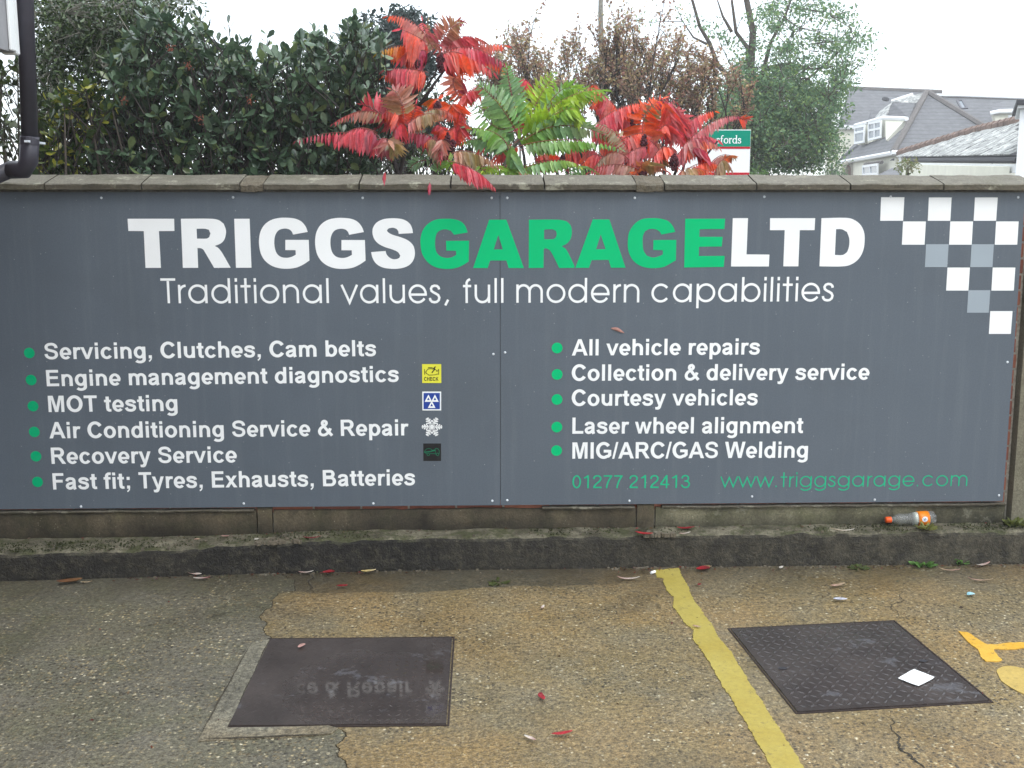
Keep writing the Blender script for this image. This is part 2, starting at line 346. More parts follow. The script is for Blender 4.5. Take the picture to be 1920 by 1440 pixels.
# ================================================================== THE YARD
def rough_line(pts, it=3, amp=.16, seed=1):
    rr = random.Random(seed); pts = [Vector((p[0], p[1])) for p in pts]
    for _ in range(it):
        q = [pts[0]]
        for a, b in zip(pts, pts[1:]):
            d = b-a; L = d.length
            if L > .012:
                q.append((a+b)/2+Vector((-d.y, d.x))*rr.uniform(-amp, amp))
            q.append(b)
        pts = q
    return [(p.x, p.y) for p in pts]
gxy = lambda px, py, z=0: tuple(G(px, py, z)[:2])
YB = .12                                             # slabs run in under the kerb
o = MB().box((-150, -150, -.40), (150, 150, -.014)).build('ground', MAT['soil']); tag(o, 'dark damp ground stretching away beneath the concrete yard', 'ground', kind='structure')
crack = [(533,1078),(552,1090),(550,1108),(520,1113),(508,1125),(506,1140),(490,1150),(488,1160),(498,1172),(492,1180),(500,1192),(508,1201)]
crack2 = [(600,1350),(618,1363),(632,1366),(646,1373),(641,1386),(628,1396),(632,1411),(646,1426),(652,1441),(666,1485),(655,1560),(690,1700)]
L1 = rough_line([gxy(*p) for p in crack], seed=3)
L2 = rough_line([gxy(*p) for p in crack2], seed=5)
p0 = (L1[0][0]-.03, YB)
left = [(-12, -16), (-1.2, -16)]+[(L2[-1][0], -16)]+L2[::-1]+[(-.6, -1.4), (-.76, -1.02)]+L1[::-1]+[p0, (-12, YB)]
yd = empty('yard_paving', (0, -2, 0), kind='structure')
tag(yd, 'wet exposed aggregate concrete yard in front of the wall')
MB().prism(left, -.013, 0).build('paving_slab', MAT['yard_grey'], yd, tri=True)['label'] = 'greyer concrete bay on the left'
gut = [(553,1109),(592,1112),(700,1110),(850,1107),(915,1101),(960,1099),(1060,1099),(1160,1096),(1172,1081),(1222,1074)]
L3 = rough_line([gxy(*p) for p in gut], amp=.08, seed=9)
e = .0055
MB().prism(left[:0]+[(-1.4,-6),(1.2,-6),(1.2,YB),(-1.4,YB)], -.0135, -.0045).build('crack_filling', MAT['fill'], yd)
i0 = next(i for i, p in enumerate(L1) if p[1] < L3[0][1]+.004)
gp = [(x+e, y) for x, y in L1[:i0]]+[(x, y+e) for x, y in L3]+[(L3[-1][0]+.02, YB), (p0[0]+e, YB)]
MB().prism(gp, -.013, -.003).build('gutter_screed', MAT['gutter'], yd, tri=True)['label'] = 'smooth darker screed strip along the kerb foot'
right = [(x+e, y) for x, y in L1[i0:]]+[(-.70, -1.02), (-.55, -1.4)]+[(x+e, y) for x, y in L2]+[(L2[-1][0]+.05, -16), (14, -16), (14, YB), (L3[-1][0]+.03, YB)]+L3[::-1]
MB().prism(right, -.013, 0).build('paving_slab', MAT['yard_brown'], yd, tri=True)['label'] = 'brown pebbly concrete bay on the right'
# trowelled surround of the left cover
sur = [(470,1207),(440,1262),(405,1326),(371,1391),(480,1386),(600,1379),(622,1377),(634,1367),(616,1362),(425,1366),(460,1292),(506,1200)]
MB().prism(rough_line([gxy(*p) for p in sur], 2, .02, 4), .0005, .004).build('trowelled_surround', MAT['trowel'], yd, tri=True)
def ribbon(name, pts, w, z, mat, parent, seed):
    L = rough_line([gxy(*p) for p in pts], 3, .22 if name == 'crack' else .02, seed); rr = random.Random(seed); a = []; b = []
    for i, p in enumerate(L):
        q = L[min(i+1, len(L)-1)]; s = L[max(i-1, 0)]; d = Vector((q[0]-s[0], q[1]-s[1])); d.normalize(); n = Vector((-d.y, d.x))*w*rr.uniform(.35, 1)*math.sin(math.pi*min(1, (i+.6)/len(L)*1.02))
        a.append((p[0]+n.x, p[1]+n.y, z)); b.append((p[0]-n.x, p[1]-n.y, z))
    k = len(L); return MB().add(a+b, [(i, i+1, k+i+1, k+i) for i in range(k-1)]).build(name, mat, parent)
ribbon('trowel_ridge', [(486,1215),(452,1268),(421,1322),(392,1376)], .004, .0062, MAT['trowel'], yd, 14); ribbon('trowel_ridge', [(374,1389),(440,1386),(520,1383),(600,1380),(622,1377)], .006, .0062, MAT['fill'], yd, 15); ribbon('trowel_ridge', [(472,1208),(440,1264),(405,1327),(372,1390)], .0045, .0062, MAT['fill'], yd, 16)
ribbon('crack', [(1668,1335),(1676,1358),(1688,1384),(1686,1398),(1705,1415),(1722,1432),(1748,1450),(1775,1480)], .005, .0025, MAT['soil'], yd, 4)
ribbon('crack', [(1700,1108),(1690,1122),(1672,1134),(1683,1148),(1681,1161)], .0028, .0025, MAT['soil'], yd, 8)
ribbon('crack', [(590,1112),(583,1098),(588,1082),(583,1075)], .004, .0012, MAT['soil'], yd, 6)

# painted markings
lineL = [(1224,1070),(1233,1083),(1245,1085),(1249,1105),(1262,1120),(1261,1138),(1275,1155),(1284,1170),(1299,1180),(1299,1199),(1318,1225),(1345,1270),(1370,1310),(1395,1350),(1415,1385),(1440,1430),(1465,1480),(1560,1660)]
lineR = [(1273,1066),(1277,1080),(1289,1098),(1297,1120),(1316,1145),(1334,1170),(1344,1190),(1363,1215),(1386,1250),(1411,1290),(1440,1335),(1466,1375),(1490,1412),(1515,1450),(1540,1490),(1650,1660)]
def paint_edge(px, seed):
    rr = random.Random(seed); q = rough_line([gxy(*p) for p in px], 4, .035, seed)
    return [(x+rr.gauss(0, .0016), y+rr.gauss(0, .0016)) for x, y in q]
A = paint_edge(lineL, 2); B = paint_edge(lineR, 12)
yl = MB().prism(A+B[::-1], .0006, .0035).build('bay_line', MAT['line'], tri=True); tag(yl, 'long yellow bay line running from the kerb towards the camera', 'road marking', kind='structure')
T = [(1797,1185),(1814,1187),(1840,1204),(1851,1210),(1920,1206),(2010,1203),(2010,1214),(1920,1216),(1863,1218),(1866,1225),(1879,1238),(1868,1242),(1848,1241),(1838,1230),(1834,1219),(1815,1205)]
tm = MB().prism(rough_line([gxy(*p) for p in T], 3, .09, 3), .0006, .004).build('painted_letter', MAT['tpaint'], tri=True); tag(tm, 'orange painted T shaped mark on the ground at the right', 'road marking', kind='structure')
c = G(1924, 1279); dd = [(c[0]+.085*math.cos(a)*(1+.1*fbm(a*2, 3)), c[1]+.135*math.sin(a)*(1+.1*fbm(a, 8))) for a in np.linspace(0, 2*math.pi, 36)[:-1]]
td = MB().prism(dd, .0006, .0032).build('painted_spot', MAT['dot_paint'], tri=True); tag(td, 'worn round orange paint spot below the T mark', 'road marking', kind='structure')

# ------------------------------------------------------------------ inspection covers
def cover(px, lift, label, seed, tread_scale=1.0, mt='cover'):
    C = [np.array(G(*p)) for p in px]; ctr = sum(C)/4                        # far-left, far-right, near-right, near-left
    t = empty('manhole_cover', tuple(ctr), label=label, cat='manhole cover', group='square steel covers set in the yard')
    ux = C[1]-C[0]; W = np.linalg.norm(ux); ux /= W; uy = C[0]-C[3]; Hh = np.linalg.norm(uy); uy /= Hh
    def rect(x0, x1, y0, y1): return [tuple((ctr+ux*x+uy*y)[:2]) for x, y in ((x0,y0),(x1,y0),(x1,y1),(x0,y1))]
    W /= 2; Hh /= 2
    m = MB()
    for r_ in (rect(-W-.006, W+.006, Hh, Hh+.008), rect(-W-.006, W+.006, -Hh-.007, -Hh), rect(-W-.006, -W, -Hh, Hh), rect(W, W+.006, -Hh, Hh)): m.prism(r_, -.01, .003+lift)
    m.build('frame', MAT['rust'], t)
    MB().prism(rect(-W+.004, W-.004, -Hh+.004, Hh-.004), -.01, .005+lift).build('plate', MAT[mt], t, bevel=.0015)
    m = MB(); n = int(W*2/.034); z = .005+lift; rr = random.Random(seed)
    for i in range(n):
        for j in range(n):
            x = -W+.02+(2*W-.04)*(i+.5)/n; y = -Hh+.02+(2*Hh-.04)*(j+.5)/n
            a = math.radians(45 if (i+j) % 2 else -45)+math.radians(0); L = .0150; w = .0038; h = .0019*tread_scale
            c = ctr+ux*x+uy*y; d = ux*math.cos(a)+uy*math.sin(a); e_ = -ux*math.sin(a)+uy*math.cos(a)
            V = [c-d*L, c-e_*w, c+d*L, c+e_*w]; V = [(v[0], v[1], z) for v in V]+[(c[0]-d[0]*L*.45, c[1]-d[1]*L*.45, z+h), (c[0]+d[0]*L*.45, c[1]+d[1]*L*.45, z+h)]
            m.add(V, [(0,1,4), (1,5,4), (1,2,5), (2,3,5), (3,4,5), (3,0,4)])
    tag(m.build('tread_pattern', MAT['tread' if mt == 'cover' else mt], t, smooth=False), kind='stuff')
    for s in (-1, 1):
        if seed == 2:
            c = ctr+ux*(s*(W-.075))+uy*(-.03)
            MB().prism([(c[0]+.016*math.cos(a), c[1]+.011*math.sin(a)) for a in np.linspace(0, 2*math.pi, 13)[:-1]], .0066+lift, .0078+lift).build('lifting_hole', MAT['dark'], t)
    return t
cover([(505,1200),(850,1197),(838,1357),(425,1365)], .0, 'square steel cover on the left, mirror wet and reflecting the sign lettering', 1, .3, 'wet_cover')
cover([(1367,1180),(1675,1165),(1862,1318),(1493,1337)], .0, 'square chequered steel cover right of the yellow line with white paper on it', 2, 1.0)
pp = [G(1684,1271,.012), G(1714,1254,.012), G(1752,1269,.012), G(1722,1285,.012)]
o = MB().prism(rough_line([(p[0], p[1]) for p in pp]+[(pp[0][0], pp[0][1])], 2, .03, 5)[:-1], .0095, .0115).build('paper_square', MAT['white'], tri=True)
tag(o, 'blank white paper square lying on the right cover', 'paper')

# ================================================================== KERB
def arr(px, fn): q = sorted([tuple(fn(*p)) for p in px]); return np.array(q)
KF = arr([(0,1090),(250,1083),(500,1075),(750,1069),(1000,1066),(1250,1063),(1500,1061),(1750,1059),(1900,1058)], G)
KT = arr([(0,1029),(150,1027),(330,1024),(600,1013),(1000,1009),(1250,1006),(1500,1002),(1700,1000),(1900,997)], lambda x, y: P(x, y, -.13))
kf = lambda x: float(np.interp(x, KF[:, 0], KF[:, 1])) if x > KF[0, 0] else KF[0, 1]+(x-KF[0, 0])*.06*-1*-1
ktz = lambda x: float(np.interp(x, KT[:, 0], KT[:, 2]))
kerb = empty('kerb', (0, -.13, 0), kind='structure'); tag(kerb, 'low dark mossy concrete kerb along the wall')
def sweep(name, x0, x1, prof, mat, parent, step=.02, amp=.006, sc=9, seed=0, closed=True):
    """prof(x) -> list of (y, z); swept along X with rough displacement"""
    n = max(2, int((x1-x0)/step)); V = []; F = []; k = len(prof(x0))
    for i in range(n+1):
        x = x0+(x1-x0)*i/n
        for j, (y, z) in enumerate(prof(x)):
            dx = fbm(x*sc, y*sc+seed, z*sc, 4)*amp; dz = fbm(x*sc+50, y*sc+seed, z*sc, 4)*amp
            V.append((x, y+dx, z+dz))
    for i in range(n):
        for j in range(k-(0 if closed else 1)): a = i*k+j; b = i*k+(j+1) % k; F.append((a, b, b+k, a+k))
    F.append(tuple(range(k))[::-1]); F.append(tuple(range(n*k, n*k+k)))
    o = MB().add(V, F).build(name, mat, parent); return o
def kprof(x):
    f = kf(x); t = ktz(x); e_ = .012*fbm(x*7, 3, 1, 3)
    return [(f-.002, -.03), (f-.001, .01), (f+.004, t*.35), (f+.008, t*.7), (f+.012, t-.020+e_*.3), (f+.018, t-.009+e_), (f+.030, t-.002+e_), (f+.055, t+.001), (f+.09, t+.001), (f+.13, t+.002), (.075, t+.003), (.10, t+.003), (.12, -.03)]
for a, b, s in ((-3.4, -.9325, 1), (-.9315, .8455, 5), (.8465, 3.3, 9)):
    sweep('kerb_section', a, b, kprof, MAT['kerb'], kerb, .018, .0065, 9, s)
# crumbled mortar where the sections meet
m = MB(); rr = random.Random(3)
for x0 in (-.932, .846):
    for _ in range(26):
        x = x0+rr.gauss(0, .05); y = kf(x)+abs(rr.gauss(.012, .03)); z = ktz(x)+.002; s = rr.uniform(.004, .011)
        m.box((x-s, y-s, z-.01), (x+s, y+s, z+s*.6))
for _ in range(150):
    x = rr.uniform(-2.3, 2.6); y = kf(x)+rr.uniform(.02, .15); z = ktz(x)+.001; s = rr.uniform(.002, .006); m.box((x-s, y-s, z-.006), (x+s, y+s*.8, z+s))
for _ in range(190):
    x = rr.choice([rr.uniform(-1.6, .2), rr.uniform(.8, 2.6), rr.gauss(.85, .1)]); y = kf(x)-abs(rr.gauss(0, .018))-.004; s = rr.uniform(.002, .007); m.box((x-s, y-s, -.004), (x+s, y+s*.8, s*.7))
tag(m.build('crumbled_mortar', MAT['mortar'], kerb, bevel=0), kind='stuff')
# moss tufts on the front arris
V = []; F = []; Cc = []
for _ in range(3800):
    x = rr.uniform(-2.4, 2.7)
    if fbm(x*2.2, 4.4, 0, 3) < rr.uniform(-.25, .45): continue
    y = kf(x)+rr.uniform(.015, .17); z = ktz(x)+.003; s = rr.uniform(.002, .006); h = rr.uniform(.002, .009); a = rr.uniform(0, 3.1); n = len(V)
    dx, dy = math.cos(a)*s, math.sin(a)*s
    V += [(x-dx, y-dy, z), (x+dx, y+dy, z), (x+dx*.2+rr.uniform(-.003,.003), y+dy*.2+rr.uniform(-.003,.003), z+h), (x-dy, y+dx, z), (x+dy, y-dx, z)]; F += [(n, n+1, n+2), (n+3, n+4, n+2)]
    g = rr.uniform(.5, 1.3); Cc += [(.045*g, .055*g, .014*g)]*5
tag(mesh('moss', V, F, MAT['fleaf'], kerb, cols=Cc), kind='stuff')

# drifts of small dead leaf fragments and grit in the angle of the kerb
V = []; F = []; Cc = []
for _ in range(620):
    x = rr.choice([rr.uniform(-2.4, 2.7), rr.gauss(-.95, .35), rr.gauss(1.9, .5), rr.gauss(.8, .15)])
    if rr.random() < .7: y = kf(x)-abs(rr.gauss(0, .03))-.006; z = .002
    else: y = rr.uniform(.0-.03, .045); z = ktz(x)+.005
    if rr.random() < .12: y = rr.uniform(-1.9, -.3); z = .002
    s = rr.uniform(.003, .012); a = rr.uniform(0, 6.28); n = len(V); dx, dy = math.cos(a)*s, math.sin(a)*s; w = rr.uniform(.2, .5)
    V += [(x-dx, y-dy, z), (x-dy*w, y+dx*w, z+rr.uniform(.001,.005)), (x+dx, y+dy, z+rr.uniform(0,.003)), (x+dy*w, y-dx*w, z)]; F += [(n, n+1, n+2), (n, n+2, n+3)]
    g = rr.choice([(.10,.05,.025), (.16,.10,.05), (.05,.03,.02), (.20,.16,.10), (.22,.04,.03)]); g = tuple(q*rr.uniform(.6,1.2) for q in g); Cc += [g]*4
o = mesh('leaf_litter', V, F, MAT['fleaf'], None, cols=Cc); tag(o, 'small brown leaf fragments and grit gathered along the kerb', 'litter', kind='stuff')

# ================================================================== BOUNDARY WALL
wall = empty('boundary_wall', (0, .12, 0), label='long low brick wall with concrete coping carrying the garage sign', cat='wall')
WF = .032                                              # brick face
MB().box((-3.4, WF+.006, -.2), (2.551, .24, 1.752)).build('core', MAT['joint'], wall)
brick0 = None
def place_brick(x0, x1, z):
    global brick0
    if brick0 is None:
        o = MB().box((0, 0, 0), (1, .06, .0645)).build('brick', MAT['brick'], None, bevel=.003); brick0 = o.data
    else: o = bpy.data.objects.new('brick', brick0); COL.objects.link(o)
    o.location = (x0, WF+R.uniform(-.002, .002), z); o.scale = (x1-x0, 1, 1); keep(o, wall)
for k in range(20):
    z = 1.7293-.0745*(k+1)+.005
    xe = 2.543-R.uniform(0, .010)
    first = xe-(.102 if k % 2 else .215); place_brick(first, xe, z)
    if k % 2: place_brick(first-.225, first-.01, z)
z = .2785-.0645+.03; x = 2.36
for k in range(26): place_brick(x-.215, x, .238+R.uniform(-.001, .001)); x -= .225
# plinth panels, flush pier bases
def pprof(y0, ztop, back=.09):
    return lambda x: [(y0+.004, .08), (y0+.001, .14), (y0, .19), (y0, ztop(x)-.006), (y0+.006, ztop(x)), (back, ztop(x)+.002), (back, .08)]
zt = lambda x: .253+.005*fbm(x*3, 1, 2, 3)
for (a, b, y0, mt, s, lb) in ((-3.4, -1.052, .012, 'plinth', 2, None), (-.972, .746, .016, 'plinth', 5, None), (.842, 2.532, .014, 'plinth_right', 8, 'greener mossy length on the right')):
    q = sweep('plinth', a, b, pprof(y0, zt), MAT[mt], wall, .02, .005, 7, s)
    if lb: q['label'] = lb
zp = lambda x: .268+.002*fbm(x*9, 1, 2, 3)
for a, b in ((-1.046, -.978), (.752, .834)): sweep('pier_base', a, b, pprof(.010, zp), MAT['plinth'], wall, .012, .004, 12, a)
# pale slipped render edge on top of the plinth
def edge(a, b, s):
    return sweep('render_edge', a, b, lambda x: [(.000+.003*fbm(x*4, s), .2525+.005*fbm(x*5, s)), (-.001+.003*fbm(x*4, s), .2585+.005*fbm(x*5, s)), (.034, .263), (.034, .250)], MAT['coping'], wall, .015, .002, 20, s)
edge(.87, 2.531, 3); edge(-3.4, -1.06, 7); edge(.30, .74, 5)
# coping: saddle slabs broken at the piers by rough mortar
def cprof(x): e_ = .004*fbm(x*5, 2, 2, 3); return [(-.040, 1.7455), (-.042, 1.768+e_), (-.034, 1.7735+e_), (.04, 1.792), (.135, 1.815+e_), (.20, 1.800), (.285, 1.772), (.287, 1.7455)]
def X(px): return float(P(px, 345, -.04)[0])
joints = [-225, -90, 83, 265, 449], [493, 673, 845, 1021, 1194], [1246, 1419, 1595, 1770, 1945]
for grp in joints:
    for i, (a, b) in enumerate(zip(grp, grp[1:])):
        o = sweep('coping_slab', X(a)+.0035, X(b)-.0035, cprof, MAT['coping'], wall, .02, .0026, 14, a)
for a, b in ((449, 493), (1194, 1246)):
    sweep('mortar_cap', X(a)+.001, X(b)-.001, lambda x: [(-.022, 1.738), (-.026, 1.765), (-.012, 1.778), (.05, 1.797), (.14, 1.812), (.28, 1.77), (.285, 1.738)], MAT['mortar'], wall, .012, .006, 22, a)
# concrete post at the right end
post = sweep('concrete_post', 2.552, 3.1, lambda x: [(-.012, -.02), (-.014, .5), (-.014, 1.0), (-.014, 1.741), (.24, 1.741), (.24, -.02)], MAT['post'], None, .03, .006, 8, 4)
tag(post, 'weathered concrete post at the right end of the brick wall', 'post')

# ================================================================== THE SIGN
sign = empty('garage_sign', (.1, 0, .28), label='wide dark grey garage sign with white and green lettering fixed to the wall', cat='sign')
ZT, ZB = 1.7345, .274
XS = float(P(938, 660)[0]); XR = 2.5125
for a, b in ((-3.05, XS-.0012), (XS+.0012, XR)):
    MB().box((a, 0, ZB), (b, .004, ZT)).build('panel', MAT['panel'], sign)
MB().box((-3.0, .005, .30), (2.48, .0315, 1.72)).build('batten', MAT['dark'], sign)
for px, py in ((922,371),(951,371),(1433,369),(1909,370),(437,370),(190,371),(680,371),(1190,371),(1670,369),(457,944),(152,950),(923,939),(951,938),(1410,931),(1180,939),(1640,937),(1873,929),(925,664),(947,661),(1889,679),(700,944)):
    c = P(px, py); m = MB(); n = 10; V = [(c[0]+.006*math.cos(2*math.pi*i/n), -.0005, c[2]+.006*math.sin(2*math.pi*i/n)) for i in range(n)]+[(c[0]+.0035*math.cos(2*math.pi*i/n), -.003, c[2]+.0035*math.sin(2*math.pi*i/n)) for i in range(n)]
    m.add(V, [tuple(range(n, 2*n))]+[(i, (i+1) % n, (i+1) % n+n, i+n) for i in range(n)]).build('screw', MAT['screw'], sign)
YV = -.0009
def fill(name, loops, mat, parent, y=YV):
    """flat print: loops of (x, z) in metres, holes by even-odd"""
    cu = bpy.data.curves.new(name, 'CURVE'); cu.dimensions = '2D'; cu.fill_mode = 'BOTH'; cu.extrude = .0002
    for L in loops:
        sp = cu.splines.new('POLY'); sp.points.add(len(L)-1)
        for p, (x, z) in zip(sp.points, L): p.co = (x, z, 0, 1)
        sp.use_cyclic_u = True
    t_ = bpy.data.objects.new(name, cu); COL.objects.link(t_)
    dg = bpy.context.evaluated_depsgraph_get(); dg.update()
    me = bpy.data.meshes.new_from_object(t_.evaluated_get(dg)); bpy.data.objects.remove(t_); bpy.data.curves.remove(cu)
    for v in me.vertices: x, z, d = v.co; v.co = (x, y-d, z)
    o = link(name, me, None, mat)
    if parent: keep(o, parent)
    return o
def smooth_poly(pts, corner=34, sub=4):
    n = len(pts); out = []; P_ = [Vector((p[0], p[1])) for p in pts]
    def is_c(i):
        a = P_[i]-P_[i-1]; b = P_[(i+1) % n]-P_[i]
        return abs(a.angle_signed(b, 0)) > math.radians(corner)
    cor = [is_c(i) for i in range(n)]
    for i in range(n):
        p1, p2 = P_[i], P_[(i+1) % n]; out.append((p1.x, p1.y))
        if cor[i] and cor[(i+1) % n]: continue
        L = (p2-p1).length
        m1 = (p2-P_[i-1])*.5 if not cor[i] else (p2-p1); m2 = (P_[(i+2) % n]-p1)*.5 if not cor[(i+1) % n] else (p2-p1)
        if m1.length > 0: m1 = m1.normalized()*L
        if m2.length > 0: m2 = m2.normalized()*L
        if cor[i] and not cor[(i+1) % n]: m1 = (p2-p1)*2-m2 if False else (p2-p1)
        for k in range(1, sub):
            t = k/sub; q = p1*(2*t**3-3*t*t+1)+m1*(t**3-2*t*t+t)+p2*(-2*t**3+3*t*t)+m2*(t**3-t*t); out.append((q.x, q.y))
    return out
Gg = [(1632,205),(1615,160),(1580,118),(1530,93),(1465,84),(1390,85),(1320,102),(1262,143),(1228,200),(1215,265),(1217,330),(1232,395),(1265,450),(1315,490),(1375,513),(1450,521),(1530,512),(1590,487),(1647,450),(1641,273),(1440,273),(1440,361),(1528,361),(1530,400),(1490,420),(1450,427),(1400,418),(1365,385),(1348,330),(1347,265),(1360,220),(1385,190),(1425,177),(1465,180),(1492,198),(1507,228)]
Ss = [(797,215),(790,175),(768,133),(730,105),(680,91),(610,88),(540,97),(485,125),(455,168),(450,215),(465,265),(500,305),(555,334),(620,355),(668,378),(688,408),(680,428),(655,438),(620,437),(590,420),(570,395),(562,368),(438,378),(450,427),(480,475),(530,507),(600,520),(670,520),(740,503),(785,470),(810,420),(812,365),(795,315),(750,275),(690,250),(620,228),(582,207),(573,190),(590,174),(625,169),(655,178),(670,197),(675,222)]
Gg2 = [(1266,210),(1245,153),(1210,117),(1150,96),(1080,92),(1000,98),(935,128),(887,180),(863,250),(862,320),(875,390),(910,450),(960,493),(1020,516),(1100,523),(1170,513),(1225,490),(1275,458),(1278,280),(1080,282),(1082,365),(1165,367),(1167,402),(1130,422),(1085,428),(1035,415),(1000,380),(988,330),(988,270),(1000,220),(1030,192),(1075,183),(1120,195),(1150,230)]
Gg3 = [(1400,205),(1375,150),(1335,110),(1270,91),(1200,87),(1110,97),(1050,137),(1005,205),(992,290),(998,370),(1030,440),(1085,488),(1150,511),(1220,516),(1300,505),(1350,480),(1405,447),(1408,273),(1212,275),(1210,360),(1292,362),(1293,397),(1255,415),(1205,424),(1155,408),(1128,365),(1120,300),(1122,240),(1140,200),(1180,180),(1230,183),(1262,200),(1280,228)]
Rr = [[(545,92),(800,92),(868,103),(912,135),(930,185),(930,228),(915,275),(885,305),(835,325),(865,342),(885,365),(905,395),(972,512),(830,513),(752,380),(735,355),(715,345),(687,343),(693,513),(562,513)], [(680,178),(750,178),(785,187),(798,218),(788,250),(765,262),(683,262)]]
k = 420/1920
Z1 = lambda p: (220+p[0]*k, 390+p[1]*k); Z2 = lambda p: (600+p[0]*k, 390+p[1]*k); Z3 = lambda p: (960+p[0]*k, 390+p[1]*k); Z4 = lambda p: (1240+p[0]*k, 390+p[1]*k)
letters = [
 ('w', Z1, [[(88,92),(487,92),(490,197),(357,198),(374,513),(242,513),(227,198),(95,197)]]), ('w', Z1, Rr),
 ('w', Z1, [[(1002,92),(1134,92),(1150,512),(1017,512)]]), ('w', Z1, [Gg]), ('w', lambda p: (220+p[0]*k+105.2, 390+p[1]*k+.3), [Gg]), ('w', Z2, [Ss]),
 ('g', Z2, [Gg2]), ('g', Z2, [[(1450,100),(1597,100),(1748,515),(1617,515),(1597,450),(1458,450),(1437,515),(1312,515)], [(1528,230),(1567,355),(1490,355)]]),
 ('g', Z3, [[(145,100),(400,100),(468,113),(503,150),(513,210),(500,268),(470,305),(425,328),(460,350),(485,390),(537,500),(533,513),(405,515),(345,395),(320,360),(290,345),(272,350),(270,513),(143,515)], [(275,185),(345,183),(375,195),(383,225),(373,256),(350,267),(275,267)]]),
 ('g', Z3, [[(692,98),(835,98),(973,512),(848,512),(828,445),(682,447),(660,513),(543,513)], [(760,228),(802,352),(720,354)]]), ('g', Z3, [Gg3]),
 ('g', Z3, [[(1485,92),(1827,92),(1820,180),(1608,182),(1605,247),(1805,247),(1798,330),(1603,332),(1601,412),(1822,410),(1815,505),(1475,510)]]),
 ('w', Z4, [[(612,87),(742,87),(730,397),(926,399),(921,501),(597,501)]]), ('w', Z4, [[(932,87),(1318,87),(1313,190),(1186,190),(1174,500),(1045,500),(1057,190),(930,190)]]),
 ('w', Z4, [[(1372,87),(1580,84),(1640,96),(1700,137),(1735,200),(1742,275),(1730,362),(1695,430),(1640,477),(1570,499),(1355,500)], [(1497,182),(1545,182),(1590,205),(1610,260),(1608,330),(1592,378),(1555,402),(1487,402)]])]
def to_wall(pts, zf): return [tuple(P(*zf(p))[[0, 2]]) for p in pts]
for c_, zf, loops in letters:
    fill('title_letter', [to_wall(smooth_poly(L), zf) for L in loops], MAT['white' if c_ == 'w' else 'green'], sign)

# chequered flag corner
ZQ = lambda p: (1630+p[0]/4.8, 350+p[1]/4.8)
for c_, q in [('w',(105,95,315,95,303,307,97,307)),('w',(535,97,740,97,728,307,525,307)),('w',(950,97,1155,97,1140,307,938,307)),('w',(303,313,508,313,496,522,292,522)),('w',(728,313,932,313,920,522,717,522)),('w',(1140,313,1343,313,1330,522,1128,522)),
 ('s',(510,518,713,518,700,724,499,724)),('s',(920,518,1120,518,1107,724,907,724)),('w',(703,728,904,728,891,935,690,935)),('w',(1110,728,1313,728,1299,935,1098,935)),('s',(891,932,1088,932,1074,1134,878,1134)),('w',(1088,1120,1288,1120,1272,1325,1075,1325))]:
    fill('flag_square', [to_wall([(q[i], q[i+1]) for i in (0, 2, 4, 6)], ZQ)], MAT['white' if c_ == 'w' else 'grey'], sign)

def arc(cx, cy, r, a0, a1, ry=None, n=None):
    n = n or max(4, int(abs(a1-a0)/12)); ry = ry or r
    return [(cx+r*math.cos(math.radians(a0+(a1-a0)*i/n)), cy+ry*math.sin(math.radians(a0+(a1-a0)*i/n))) for i in range(n+1)]
